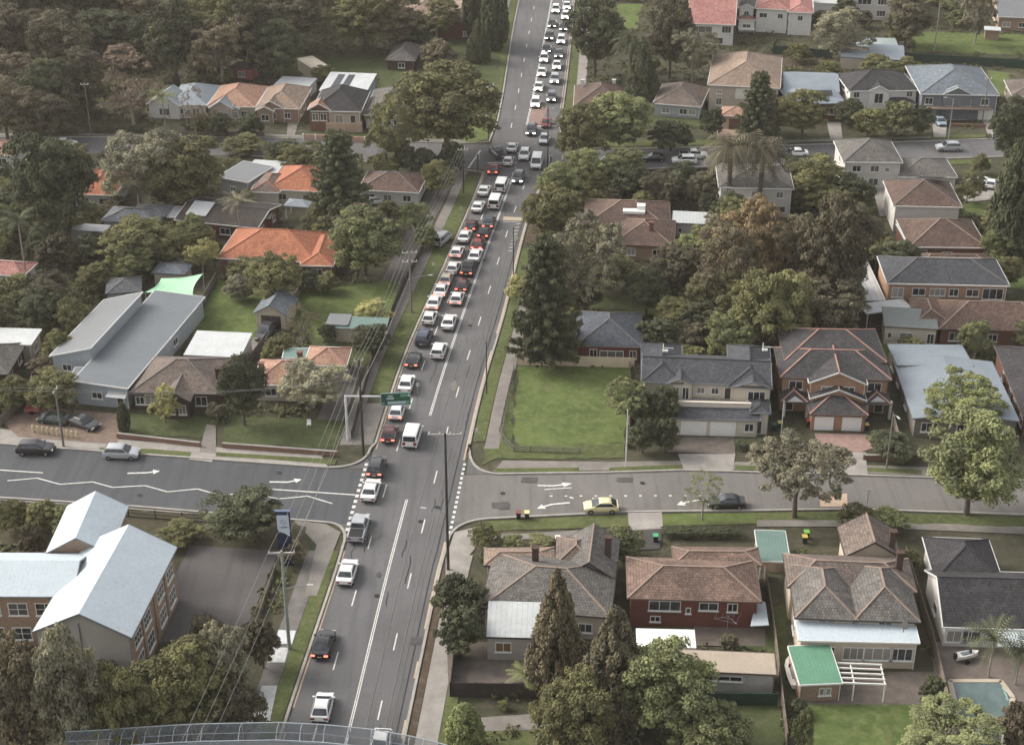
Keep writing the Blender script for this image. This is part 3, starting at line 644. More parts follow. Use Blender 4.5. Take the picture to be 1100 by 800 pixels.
h = House('orange-tiled roof showing between the big trees near the far side street', (97,215), 'house', 'house', PALE, T_ORG, CAPR, GUTW); h.wing((76,208),(122,210),(78,181),3.0,'hip',22)
h = House('house with orange and brown tiled hip roof behind the tall spreading pine', (305,212), 'house', 'house', CREAM, T_ORG, CAPR, GUTW)
h.wing((286,203),(345,206),(296,178),3.1,'hip',24, wins='auto'); h.wing((268,206),(300,207),(276,186),3.0,'hip',22, rm=T_BG)
h = House('brown-roofed house left of the main road below the far junction', (410,205), 'house', 'house', PALE, T_BROWN, CAPG, GUTW); h.wing((384,204),(450,207),(396,184),3.0,'hip',22)
h = House('flat grey-roofed commercial building by the far side street', (255,200), 'commercial_building', 'building', GREYW, M_GREY, None, GUTW); h.wing((233,190),(266,196),(240,170),3.6,'flat',2,.2); h.wing((262,186),(296,188),(268,172),3.2,'flat',2,.2, rm=M_PALE)
h = House('pink-red roofed bungalow at the left edge above the shrubs', (15,300), 'house', 'house', PALE, T_ROSE, CAPO, GUTW); h.wing((-25,293),(24,297),(0,279),2.8,'hip',22)
h = House('house with white flat steel roof cut by the left edge', (15,385), 'house', 'house', BEIGE, M_WHT, None, GUTW); h.wing((-40,368),(33,370),(-30,352),3.2,'flat',2,.3)
h = House('dark grey tiled house cut by the left edge below the white flat roof', (5,415), 'house', 'house', DBRK, T_GREY, CAPG, GUTD); h.wing((-70,402),(8,402),(-50,368),2.9,'hip',22)
h = House('brown-pink roof corner by the far side street at the left edge', (5,175), 'house', 'house', PALE, T_PINK, CAPO, GUTW); h.wing((-35,166),(14,167),(-28,150),3.0,'hip',20)
h = House('blue-grey roofed pavilion with open sides beside the large orange roof', (318,240), 'pavilion', 'pavilion', GREYW, M_BLUE, None, None)
h.wing((304,221),(331,223),(308,213),2.8,'hip',18,.3, walls=False)
for a, b in ((.4,.4),(h.w-.4,.4),(.4,h.d-.4),(h.w-.4,h.d-.4)): m = MB(); m.tube([h.P(a,b,0), h.P(a,b,2.75)], .09); h.part('post', m, WHITE)
h = House('garden shelter with blue-grey hip roof behind the green shade sail', (182,305), 'garden_shelter', 'shelter', BEIGE, M_tile((124,134,144), (110,120,130), .3), CAPG, None); h.wing((162,293),(199,295),(168,281),2.6,'hip',20,.4, wins=[]); h.wing((182,284),(200,285),(186,277),2.6,'hip',20,.3, wins=[], rm=T_GREY)
h = House('dark lean-to roof at the back of the long grey steel-roofed house', (130,320), 'shed', 'shed', GREYW, M_tile((104,108,112), (92,96,100), .3), CAPG, None); h.wing((113,316),(152,313),(128,298),2.6,'hip',20,.3, wins=[])

# --- far left row
h = House('blue-grey roofed weatherboard house behind palms in the far left row', (190,124), 'house', 'house', OFFW, M_BLUE, None, GUTW)
h.wing((178,112),(222,113),(190,91),3.2,'hip',24); h.wing((157,112),(193,114),7,3.2,'gable_y',32, .4, wins=[('f',.5,.8,2.2,1.5)])
h = House('bungalow with orange-brown roof, blue-grey front gable and white bay windows', (250,126), 'house', 'house', BEIGE, T_PINK, CAPO, GUTW)
h.wing((222,114),(274,115),(238,92),3.3,'hip',24); h.wing((224,116),(250,117),5,3.2,'gable_y',32,.4, rm=M_BLUE, wins=[('f',.5,.8,2.6,1.4)]); h.wing((244,117),(257,117),4,3.0,'gable_y',26,.3, rm=M_BLUE, wins=[('f',.5,.8,1.6,1.4)])
h = House('brown-roofed bungalow with twin front gables left of the narrow driveway', (297,128), 'house', 'house', BRKT, T_TAN, CAPT, GUTW)
h.wing((274,116),(322,117),(286,93),3.3,'hip',25); h.wing((275,116),(306,117),5,3.3,'gable_y',28,.4, wins=[('f',.5,.8,2,1.4)]); h.wing((274,119),(294,119.5),4,3.1,'gable_y',26,.3, wins=[('f',.5,.8,1.6,1.3)])
h = House('long white flat-roofed outbuilding behind the twin-gabled bungalow', (310,105), 'outbuilding', 'outbuilding', PALE, M_WHT, None, None); h.wing((292,93),(330,95.5),(297,82),2.7,'flat',2,.25, wins=[])
h = House('dark-roofed house with small timber front gable, white porch columns and stepped terrace', (360,146), 'house', 'house', BEIGE, T_CHAR, CAPD, GUTW)
h.wing((334,119),(388,120),(344,97),4.6,'hip',30, z0=0, wins=[('f',.55,1.6,1.6,2.0),('f',.85,1.4,1,2.2,'d')]); h.wing((330,118),(355,118.5),4.4,4.8,'gable_y',30,.3, rm=T_PINK, wall=M_plain((132,84,66), .8, .2), wins=[('f',.3,2.4,1.3,1.5),('f',.7,2.4,1.3,1.5)])
for x in (.52,.62,.85,.98):
    a = G((332+56*x,139)); m = MB(); m.box(a+V((0,0,2.0)), (.4,.4,4.0)); m.box(a+V((0,0,4.05)), (.6,.6,.14)); h.part('porch_column', m, WHITE)
m = MB(); m.slab([(G((350,133),2.0), G((389,133),2.0), G((389,120),2.0), G((350,120),2.0))], 2.0, uvs=False); h.part('porch', m, M_plain((190,160,132), .8, .12))
TERR = M_plain((196,150,126), .8, .15)
m = MB()
for i in range(6): p = G((366+i*.2,137+i*1.7)); m.box(p+V((0,0,1.7-.28*i-.4)), (2.6,.5,.8))
h.part('front_steps', m, M_plain((172,132,96), .8, .15))
h = House('white steel-roofed flats with two dark solar panels behind the dark roof', (366,112), 'outbuilding', 'outbuilding', M_plain((136,152,158), .8, .1), M_WHT, None, GUTW)
h.wing((343,97),(393,99),(350,80),4.0,'rise_back',3,.25, wins='auto')
for a in (.2,.42): m = MB(); m.slab([(h.P(h.w*a,1.2,4.2), h.P(h.w*(a+.15),1.2,4.2), h.P(h.w*(a+.15),h.d-1.2,4.55), h.P(h.w*a,h.d-1.2,4.55))], .06); h.part('solar_panel', m, M_plain((44,48,54), .3, .05))
h = House('grey tiled house with a white gable vent, partly behind the big olive tree', (412,130), 'house', 'house', PALE, T_GREY, CAPG, GUTW); h.wing((390,123),(438,124),(404,96),3.3,'hip',24); h.wing((408,125),(424,125.5),4,3.0,'gable_y',30,.3)
h = House('open beige carport roof above the long driveway', (345,84), 'carport', 'carport', BEIGE, M_metal((206,192,168)), None, None); h.wing((338,76),(356,73),(341,60),2.8,'flat',2,.2, wins=[])
h = House('garden pavilion with worn grey hip roof on a lawn beyond the white roofs', (430,76), 'garden_pavilion', 'pavilion', DBRK, T_GREY, CAPG, None); h.wing((414,65),(446,66),(418,48),2.5,'hip',28,.4)
h = House('red-brown brick house with wide tiled roof at the top beside the cypresses', (465,40), 'house', 'house', BRKR, T_TAN, CAPT, GUTB); h.wing((470,22),(512,24),(466,0),4.8,'hip',20); h.wing((425,18),(472,20),(430,0),4.6,'hip',20)
h = House('small red timber hut among trees at the far left', (258,90), 'hut', 'hut', M_plain((176,92,88), .8, .15), T_GREY, CAPG, None); h.wing((247,72),(270,74),(250,66),2.8,'hip',20,.2, wins=[('f',.5,.6,1.6,1.2)])
h = House('white house corner among the woodland at the very top left', (3,28), 'house', 'house', OFFW, T_BROWN, CAPG, GUTW); h.wing((-25,14),(14,16),(-22,4),3.4,'hip',22)
h = House('pale brown roof deep among the trees at the top, left of the brick house', (430,12), 'house', 'house', BRK, T_TAN, CAPT, None); h.wing((402,8),(432,10),(404,-8),4,'hip',20)
# --- right of the main road, upper
h = House('small brown hip-roofed brick cottage on the right, left of the dark cone tree', (645,128), 'house', 'house', BRKR, T_BROWN, CAPG, GUTW); h.chm = PALE
h.wing((616,114),(674,115),(626,92),3.0,'hip',25, chim=[(.15,.75,1.6),(.75,.9,1.2)])
h = House('brown hip-roofed cottage with pale blue walls, right of the dark cone tree', (727,130), 'house', 'house', BLUEW, T_BG, CAPG, GUTW)
h.wing((701,111),(753,115),(712,90),3.0,'hip',25, wins=[('f',.25,.9,1.6,1.2),('f',.65,.9,1.6,1.2),('f',.85,.9,1.4,1.2)])
h = House('large beige two-storey villa with tiled hip roofs and a white garage door', (800,140), 'house', 'house', BEIGE, T_TAN, CAPT, GUTW)
h.wing((760,91),(838,95),(772,58),6.2,'hip',22, wins=[('f',.15,4.2,1.0,.7),('f',.15,1.6,1.2,1.6),('f',.5,3.2,3.4,2.4,'g',OFFW),('f',.85,4,1.5,1.2),('r',.5,4,1.5,1.2)])
h.wing((774,124),(806,126),6,3.2,'hip',22, rm=T_PINK, wins=[('f',.5,.1,2.6,2.3,'g',M_plain((128,84,58), .7, .2))])
h = House('pink-red roofed white house with a shaded verandah at the top right', (760,44), 'house', 'house', OFFW, T_ROSE, CAPO, GUTW); h.wing((738,25),(790,27),(735,-14),5.4,'gable_x',22, wins=[('f',.3,3.0,5,1.6,'w'),('f',.85,3.2,2.2,1.6),('f',.6,.4,4,1.5)])
h = House('narrow white house with pinkish roof and balcony between two pink-roofed houses', (802,40), 'house', 'house', OFFW, T_GREY, CAPG, GUTW); h.wing((793,8),(811,9),(793,-16),6.0,'gable_y',25, wins='auto'); h.wing((793,21),(812,21.5),3.5,3.4,'hip',20,.3, rm=T_ROSE)
m = MB(); m.slab([(h.P(.2,-2.0,1.3), h.P(h.w-.2,-2.0,1.3), h.P(h.w-.2,.4,1.3), h.P(.2,.4,1.3))], .15, uvs=False); h.part('balcony', m, OFFW)
h = House('white two-storey house with salmon roof and window bands at the top right', (842,36), 'house', 'house', OFFW, T_ROSE, CAPO, GUTW); h.wing((811,9),(848,11),(808,-14),6.2,'hip',22, wins='auto'); h.wing((846,13),(874,14),(846,-8),6.0,'hip',22, wins='auto')
h = House('pale concrete block of flats with dark window bands at the top edge', (938,34), 'apartment_block', 'building', M_plain((196,190,178), .85, .08), M_GREY, None, None); h.wing((919,-28),(962,-27),(921,-50),12.0,'flat',2,.1, wins=[('f',.3,k,3.4,1.5) for k in (1,4,7)]+[('f',.75,k,2.2,1.5) for k in (1,4,7)])
h = House('white house with grey roof behind trees at the top edge, left of the flats', (885,20), 'house', 'house', OFFW, M_PALE, None, GUTW); h.wing((874,3),(900,4),(874,-12),4.0,'flat',2,.2, wins='auto')
h = House('long low house with grey roof and dark windows at the top right corner', (1085,42), 'house', 'house', BRKT, M_GREY, None, GUTW); h.wing((1072,18),(1125,20),(1070,-6),3.6,'gable_x',14, wins='auto'); h.wing((1058,32),(1075,33),3,2.6,'flat',2,.2, rm=M_WHT, wins=[])
h = House('blue steel-roofed house with red-brown raised front in two stepped roofs', (880,128), 'house', 'house', BRK, M_BLUE, None, GUTG)
h.wing((842,97),(902,99),(846,77),4.0,'gable_x',15, wins='auto'); h.wing((848,112),(909,111),(845,96),4.0,'hip',20, wins=[('f',.4,1.4,1.8,1.4),('f',.75,1.4,1.8,1.4)])
m = MB(); m.slab([(h.P(h.w*.35,2.4,5.2),h.P(h.w*.8,2.4,5.2),h.P(h.w*.8,3.8,5.75),h.P(h.w*.35,3.8,5.75))], .06); h.part('solar_panel', m, M_plain((50,58,66), .3, .05), h.ro)
h = House('white two-storey house with dark slate roof and columned front gable', (948,120), 'house', 'house', OFFW, T_CHAR, CAPD, GUTW)
h.wing((912,98),(987,97),(914,79),5.4,'hip',24, wins='auto'); h.wing((933,98),(957,98.5),3.5,5.4,'gable_y',28,.3, wins=[('f',.5,2.6,1.8,2.2)]); h.wing((951,112),(984,112),4,2.9,'hip',22,.3, wins=[('f',.5,.1,3,2.2,'g',OFFW)])
h = House('large two-storey house with wide blue-grey roof and double driveways', (1030,130), 'house', 'house', M_plain((112,116,122), .8, .1), M_tile((120,132,142), (108,120,130), .25), CAPG, GUTW)
h.wing((989,101),(1074,102.5),(986,71),5.8,'hip',20, wins=[('f',.1,3.4,1.6,1.4),('f',.35,3.2,2,1.8),('f',.6,3.2,2,1.8),('f',.85,3.4,1.6,1.4),('f',.12,.1,3,2.3,'g',M_plain((136,144,152), .7, .1)),('f',.88,.1,3.2,2.3,'g',OFFW),('f',.5,.1,4,2.2,'s'),('l',.3,3.4,1.5,1.2),('l',.6,3.4,1.5,1.2)])
h.wing((1012,101.5),(1046,102),1.5,5.8,'gable_y',26,.3, wins=[]); m = MB(); m.slab([(h.P(-3,-1.6,3.1), h.P(h.w+4,-1.6,3.1), h.P(h.w+4,.6,3.1), h.P(-3,.6,3.1))], .25, uvs=False); h.part('balcony', m, M_plain((132,112,98), .8, .1))
h = House('pinkish house corner at the right edge beside a small lawn', (1095,118), 'house', 'house', M_plain((190,164,148), .8, .1), T_BG, CAPG, GUTW); h.wing((1087,103),(1140,105),(1086,86),3.4,'hip',20)
h = House('beige shed with slanted blue-grey roof and glazed carport behind it', (935,72), 'shed', 'shed', BEIGE, M_BLUE, None, None); h.wing((903,61),(936,63),(906,53),3.0,'flat',2,.2, wins=[]); h.wing((934,63),(972,65),(930,50),3.0,'rise_back',4,.2, wins=[]); h.wing((921,50),(966,51),(922,41),3.0,'flat',2,.2, rm=M_plain((150,166,164), .3, .1), walls=False)
for a in (.1,.4,.6,.9): m = MB(); m.tube([h.P(h.w*a,.2,0), h.P(h.w*a,.2,2.9)], .08); h.part('post', m, WHITE)
h = House('grey hip-roofed two-storey house with pale walls below the right side street', (940,200), 'house', 'house', M_plain((198,192,182), .85, .08), T_GREY, CAPG, GUTW)
h.wing((906,174),(970,174.5),(907,151),5.7,'hip',24, wins=[('f',.22,3.6,1.6,1.2),('f',.55,3.6,1.6,1.2),('f',.78,3.6,.8,.8),('f',.55,.8,1.8,1.4),('f',.85,.8,1.6,1.3),('l',.5,3.6,1.4,1.2)])
h.wing((965,190),(1029,190.5),(972,170),3.0,'hip',20, wins=[('f',.4,.9,1.4,1.2)])
h = House('brown hip-roofed house with a high blank pale side wall and narrow concrete path', (1000,248), 'house', 'house', M_plain((206,200,190), .85, .05), T_BROWN, CAPG, GUTW)
h.wing((960,221),(1034,222.5),(951,194),5.2,'hip',24, wins=[]); m = MB(); q = h.P
m.slab([(q(h.w*.45,h.d*.60,8.0), q(h.w*.85,h.d*.60,8.0), q(h.w*.85,h.d*.86,6.6), q(h.w*.45,h.d*.86,6.6))], .06); h.part('solar_panel', m, M_plain((78,88,100), .3, .08), h.ro)
h = House('brown hip-roofed brick house with glazed lean-to, in front of the blank pale wall', (1018,278), 'house', 'house', BRK, T_BROWN, CAPT, GUTW); h.wing((977,265),(1061,266),(995,236),3.2,'hip',24, wins=[('f',.14,.8,2,1.5),('f',.5,.9,1.6,1.2)])
h.wing((972,257),(994,257),(974,240),3.0,'rise_right',6,.2, rm=M_plain((138,150,160), .25, .15), wins=[])
h = House('tiled roof strip squeezed behind the dark slate brick house', (1025,290), 'house', 'house', BRK, T_BROWN, CAPT, None); h.wing((984,287),(1070,288),(992,272),2.4,'hip',22, wins=[])
h = House('two-storey orange brick house with wide dark slate roof and white gutter', (1015,330), 'house', 'house', BRKO, T_SLATE, CAPG, GUTW)
h.wing((953,304),(1085,307),(944,275),5.6,'hip',22, wins=[('f',.08,3.0,1.8,1.6),('f',.26,3.4,2,1.2),('f',.42,3.4,2.4,1.2),('f',.56,3.4,1.4,1.2),('f',.72,3.4,1.9,1.2),('f',.93,3.0,3.2,1.8)])
h.wing((922,322),(951,322),(932,280),2.8,'flat',2,.2, rm=M_metal((186,186,182), .9, .1, depth=.2), walls=False)
for a, b in ((.05,.03),(.95,.03),(.05,.97)): m = MB(); m.tube([h.P(h.w*a,h.d*b,0), h.P(h.w*a,h.d*b,2.7)], .08); h.part('post', m, WHITE)
h = House('long brown-tiled house with cream rear wing and grey-green lean-to', (1050,370), 'house', 'house', BRK, T_BROWN, CAPT, GUTB)
h.wing((1009,353),(1140,356),(1012,322),3.1,'hip',24, wins=[('f',.12,.9,1.6,1.4),('f',.45,.9,1.4,1.2)]); h.wing((950,350),(1008,353.5),(948,333),3.3,'rise_back',6,.2, wall=CREAM, rm=M_metal((116,124,118), .42, .1), wins=[('f',.1,1.2,.6,.9),('f',.42,1.0,1.9,1.2),('f',.9,.6,1.0,1.7)])
h.wing((985,345),(1020,346),(992,320),3.4,'hip',22, wins=[])
h = House('flat white carport roof beside the brown-tiled house', (955,345), 'carport', 'carport', PALE, M_WHT, None, None); h.wing((931,337),(981,331),(936,325),2.8,'flat',2,.2, walls=False)
for a, b in ((.04,.05),(.96,.05),(.04,.95),(.96,.95)): m = MB(); m.tube([h.P(h.w*a,h.d*b,0), h.P(h.w*a,h.d*b,2.7)], .08); h.part('post', m, WHITE)
h = House('broad blue steel-roofed house behind the round street trees', (1035,465), 'house', 'house', M_plain((120,112,104), .8, .1), M_BLUE, None, GUTG)
h.wing((981,449),(1095,452),(965,386),3.2,'gable_y',6,.4, wins=[('f',.15,.9,2.2,1.4),('f',.5,.9,2,1.3),('l',.2,.9,1.6,1.2),('l',.6,.9,1.6,1.2)]); h.wing((964,392),(1046,393),(960,367),3.6,'rise_front',3,.3)
h = House('dark brown-roofed house at the right edge beside the broad blue roof', (1095,470), 'house', 'house', BRK, T_CHAR, CAPD, GUTB); h.wing((1099,448),(1170,451),(1066,371),3.4,'hip',20); 
h = House('slate-roofed red brick cottage behind the cream fence and vacant lawn', (655,384), 'house', 'house', BRKR, M_tile((92,98,108), (80,86,96), .35), CAPG, GUTB)
h.wing((618,371),(690,373),(624,334),2.9,'hip',24, wins=[('f',.25,.8,1.1,1.3),('f',.55,.7,3.6,1.2),('f',.9,.7,1,1.3)])
h = House('red-brown tiled house in two hips with white plant on the roof', (690,275), 'house', 'house', BRKT, T_BROWN, CAPT, GUTB); h.chm = BRK
h.wing((657,262),(724,265),(652,234),3.0,'hip',23, wins=[('f',.3,.9,1.4,1.3),('f',.75,.9,1.4,1.2)], chim=[(.62,.3,1.4)]); h.wing((626,243),(720,246),(632,214),3.1,'hip',22); m = MB(); m.box(h.P(h.w*.58,h.d*.3,4.7), (4,1.6,.5), h.ex, h.ey); m.box(h.P(h.w*.66,h.d*.36,5.2), (1.5,1.4,1), h.ex, h.ey); h.part('roof_plant', m, WHITE, h.ro)
h = House('pale grey steel-walled shed right of the red-brown tiled house', (742,252), 'shed', 'shed', M_plain((176,172,164), .8, .1), M_PALE, None, GUTG); h.wing((722,239),(764,241),(724,227),2.8,'flat',2,.15, wins=[('f',.2,.9,.6,.8),('f',.75,1,2,.8)])
h = House('pale rendered two-storey flats half hidden behind the big palms', (812,225), 'apartment_block', 'building', M_plain((196,190,178), .85, .08), T_GREY, CAPG, GUTW); h.wing((772,201),(853,203),(776,176),5.8,'hip',14, wins='auto')
m = MB(); m.slab([(h.P(2,-1.8,3.0), h.P(h.w*.5,-1.8,3.0), h.P(h.w*.5,.5,3.0), h.P(2,.5,3.0))], .2, uvs=False); h.part('balcony', m, OFFW)

# --- cream two-storey house with dark roof
h = House('cream two-storey house with dark grey roof, balcony and double garage', (755,470), 'house', 'house', CREAM, T_SLATE, CAPD, GUTG)
h.wing((689,409),(829,415),(690,379),5.7,'gable_x',21,.45, wins=[('f',.12,3.7,1.9,1.2),('f',.46,3.9,1.0,.9),('f',.575,3.9,1.0,.9),('f',.68,3.0,.9,2.0,'d'),('f',.74,3.0,.7,2.0),('l',.3,3.6,1.4,1.2),('f',.12,.9,1.6,1.2)])
h.wing((689,410),(734,411.5),(688,368),5.7,'hip',26,.45, wins=[]); h.wing((782,414.5),(830,417),(786,370),5.7,'hip',24,.45, wins=[('f',.65,3.5,2.2,1.4),('r',.3,3.5,1.4,1.2)])
h.wing((716,412),(747,413),4.5,5.7,'gable_y',24,.35, wins=[('f',.3,3.1,.9,1.9),('f',.72,3.1,.9,1.9)])
h.wing((788,415.5),(830,417),4.5,5.7,'gable_y',20,.3, wins=[('f',.62,3.5,2.4,1.4,'w')])
h.wing((724,449),(817,451.5),2.3,2.9,'rise_back',15,.35, wins=[('f',.22,.05,3.6,2.25,'g'),('f',.58,.05,3.6,2.25,'g'),('f',.9,.9,1.2,1.2)])
m = MB(); m.slab([(h.P(.2,2.3,3.2), h.P(h.w*.9,2.3,3.2), h.P(h.w*.9,6.8,3.2), h.P(.2,6.8,3.2))], .3, uvs=False); h.part('balcony_deck', m, CONC); m = MB(); m.slab([(h.P(.3,2.35,2.9), h.P(h.w-.3,2.35,2.9), h.P(h.w-.3,6.6,2.9), h.P(.3,6.6,2.9))], 2.9, uvs=False); h.part('garage_wall', m, CREAM); m = MB(); a, b = h.P(-.1,2.45,3.75), h.P(h.w*.9,2.45,3.75); m.bar(a, b, .25, 1.0); m.bar(a+V((0,0,.52)), b+V((0,0,.52)), .4, .1); h.part('balcony_wall', m, M_plain((214,200,182), .8, .06))
for a in ((.16,.3),(.93,.25)):
    m = MB(); p = G((690+139*a[0],372+20*a[1]),8.0); m.tube([p, p+V((0,0,1.3))], .07); m.box(p+V((.3,0,.2)), (.8,.3,.25)); m.tube([p+V((0,0,.7)), p+V((1.5,0,.6))], .05); h.part('roof_flue', m, WHITE, h.ro)
h.wing((806,443),(828,444),4,3.6,'hip',22,.3, wins=[('f',.4,.1,1,2.1,'d')])

# --- twin brick house
h = House('twin brick house with dark tiled roof, pink ridge lines and two white garage doors', (900,466), 'house', 'house', BRKO, T_DK, CAPO, GUTB)
AW = [('f',.13,3.6,1.9,1.3,'w'),('f',.88,3.6,1.9,1.3,'w'),('f',.08,.1,1.1,2.2,'d'),('f',.95,.1,1.1,2.2,'d')]
h.wing((838,405),(958,408),9.5,5.7,'hip',25, wins=AW); h.wing((843,387),(953,389),(852,352),6.3,'hip',25, wins=[])

h.wing((869,411),(932,413),8.5,5.7,'gable_y',24,.35, wins=[('f',.3,4.0,1.5,1.0),('f',.72,4.0,1.5,1.0)], gut=WFR)
h.wing((870,428),(931,430),6,3.7,'gable_y',22,.3, wins=[], gut=WFR)
h.wing((870,444.5),(933,446),5,2.8,'hipfront',24,.35, wins=[('f',.24,.05,2.7,2.15,'g'),('f',.76,.05,2.7,2.15,'g')], cap=CAPO)
h.wing((839,431),(868,432),3.6,3.0,'hipfront',26,.3, walls=False); h.wing((929,433),(957,434),3.6,3.0,'hipfront',26,.3, walls=False)
for x, y in ((841.5,446),(866,447),(930,448),(955,449)): m = MB(); p = G((x,y+1)); m.box(p+V((0,0,1.45)), (.35,.35,2.9)); h.part('porch_column', m, OFFW)
m = MB(); c = h
for x in (854,943): m = MB(); p = G((x,428.5),3.55); m.slab([(p+V((-1.1,-.3,-.25)), p+V((1.1,-.3,-.25)), p+V((.0,.2,.35)))], .1, uvs=False); h.part('gable_vent', m, GREYW)

# --- bottom right row, seen from behind
h = House('rambling grey and brown tiled house with silver steel rear extension behind the dark conifers', (585,700), 'house', 'house', BEIGE, T_GREY, CAPT, GUTD); h.chm = DBRK
h.wing((516,652),(656,663),(530,592),3.6,'hip',22, wins='auto', chim=[(.36,.72,1.9)]); h.wing((520,607),(597,606),(536,588),3.6,'hip',18, rm=T_TAN, wins=[])
h.wing((603,618),(661,622),(621,577),3.6,'gable_y',34, rm=T_GREY, wins=[], chim=[(.82,.45,2.6)]); h.wing((597,605),(640,606),(622,577),4.0,'hip',26, rm=T_BG, wins=[])
h.wing((522,683.5),(582,685),(527,651),3.4,'rise_back',8,.15, rm=M_PALE, wall=M_plain((168,160,148), .85, .08), wins=[('f',.3,1.3,1.7,1.2,'w',M_plain((126,92,60), .3, .3)),('f',.85,1.4,1,1)])
h = House('red brick bungalow with wide mottled brown tiled roof and white rear windows', (748,674), 'house', 'house', BRKR, T_RED, CAPT, GUTB)
h.wing((674,642),(818,646),(676,598),4.2,'hip',23, wins=[('f',.27,2.3,3.6,1.3),('f',.46,2.0,.5,.7),('f',.62,2.5,2.1,1.0),('f',.81,2.4,1.1,1.1),('f',.2,.7,1.1,.7)]); h.wing((724,606),(818,607),(727,587),4.2,'hip',20, wins=[])
m = MB(); m.slab([(G((806,672),2.2), G((826,671),2.2), G((822,646),2.2), G((812,646),2.2))], .1, uvs=False); h.part('side_awning', m, M_plain((168,180,188), .6, .1))
h = House('flat white garden shed roof below the red brick bungalow', (716,705), 'shed', 'shed', GREYW, M_plain((232,228,212), .7, .08), None, None); h.wing((684,694),(748,695.5),(685,675),2.5,'flat',1,.15, wins=[('f',.5,.1,.9,2,'d')])
h = House('long low garage with beige flat roof and grey rear wall', (775,748), 'outbuilding', 'outbuilding', M_plain((178,172,164), .8, .15), M_BEI, None, GUTB); h.wing((722,719),(834,724),(716,697),2.9,'flat',2,.2, wins=[('f',.5,1.6,4,.6,'w')])
m = MB(); p = G((734,712),3.2); m.tube([p+V((0,0,-.3)), p+V((0,0,.7))], .28, 10); m.tube([p+V((0,0,.7)), p+V((0,0,.9))], [.45,.1], 10); h.part('roof_vent', m, WHITE, h.ro)
h = House('large cream house with valleyed grey-brown hip roof and white rear awning', (920,720), 'house', 'house', M_plain((196,178,152), .85, .08), T_GREY, CAPT, GUTD); h.chm = DBRK
h.wing((846,630),(985,636),(843,594),5.0,'hip',24, rm=T_BG, wins=[]); h.wing((854,663),(922,666),(848,606),5.0,'hip',30, rm=T_GREY, wins='auto'); h.wing((918,665.5),(989,668),(918,606),5.0,'hip',30, wins='auto', chim=[(.85,.85,2.4)])
h.wing((908,597),(968,598),(912,566),4.6,'gable_y',32, rm=T_BG, wins=[], chim=[(.85,.2,2.2)])
h.wing((858,687),(988,690),3.4,3.9,'rise_back',7,.3, rm=M_SKY, wins=[('f',.25,2.0,1.3,.8),('f',.47,1.2,2.3,1.6),('f',.68,1.2,3.2,1.6),('f',.9,1.2,2.4,1.6)], gut=GUTW)
m = MB(); p = G((971,674),5.2); m.tube([p+V((0,0,-.6)), p+V((0,0,.4))], .05); m.tube([p+V((0,-.1,.4)), p+V((0,-.28,.52))], [.3,.45], 12); h.part('satellite_dish', m, M_plain((120,118,114), .6, .1), h.ro)
h = House('brick shed with bright green steel roof behind the cream house', (880,752), 'shed', 'shed', BRKT, M_GRN, None, GUTW); h.wing((859,735),(905,733),(856,698),2.6,'rise_back',6,.2, wins=[('f',.55,.9,.5,.9),('f',.72,.9,.5,.9)])
m = MB(); h.chm = BRK
h = House('dark-tiled house with white walls beside the swimming pool', (1050,690), 'house', 'house', OFFW, T_CHAR, CAPD, GUTW); h.chm = PALE
h.wing((1013,673),(1160,677),(1003,612),3.1,'gable_x',28,.4, wins=[('f',.09,.8,2.4,1.5),('f',.21,.8,2,1.5),('l',.5,1,1.4,1.2)]); h.wing((1004,622),(1078,625),(1012,577),3.1,'hip',29, wins=[])
m = MB(); a = h
m.slab([(G((1072,694),2.6), G((1150,696),2.6), G((1150,676),2.9), G((1069,674),2.9))], .08, uvs=False); h.part('awning', m, M_SKY)
h = House('narrow carport with green steel roof between the brick bungalow and cream house', (830,612), 'carport', 'carport', BRK, M_GTL, None, GUTW); h.wing((815.5,602),(849,603),(815,570),2.8,'flat',2,.15, walls=False)
for a, b in ((.06,.03),(.94,.03),(.06,.97),(.94,.97)): m = MB(); m.tube([h.P(h.w*a,h.d*b,0), h.P(h.w*a,h.d*b,2.7)], .08); h.part('post', m, WHITE)
# ------------------------------------------------------------------ vehicles
def paint_material():
    m, t, b = base('car_paint', .28, .5); oi = N(t, 'ShaderNodeObjectInfo'); f = noise(t, 3, 2)
    t.links.new(mixc(t, ramp(t, f, .4, .65, 0, .3), oi.outputs['Color'], mixc(t, 1.0, oi.outputs['Color'], (.8,.78,.75,1), 'MULTIPLY')), b.inputs['Base Color']); b.inputs['Coat Weight'].default_value = .4; return m
PAINT = paint_material(); CGL = M_glass((44,50,56), .08); TYRE = M_plain((34,33,33), .9, .1); RIM = M_plain((150,152,154), .35, .1, metal=.6); BLK = M_plain((40,40,41), .6, .1)
HL_ON = M_emit((255,250,235), 9.0); HL_OFF = M_plain((206,208,206), .2, .05); TL_ON = M_emit((255,84,60), 3.0, (180,30,26)); TL_OFF = M_plain((140,40,36), .3, .1); PLATE = M_plain((206,200,170), .6, .05)
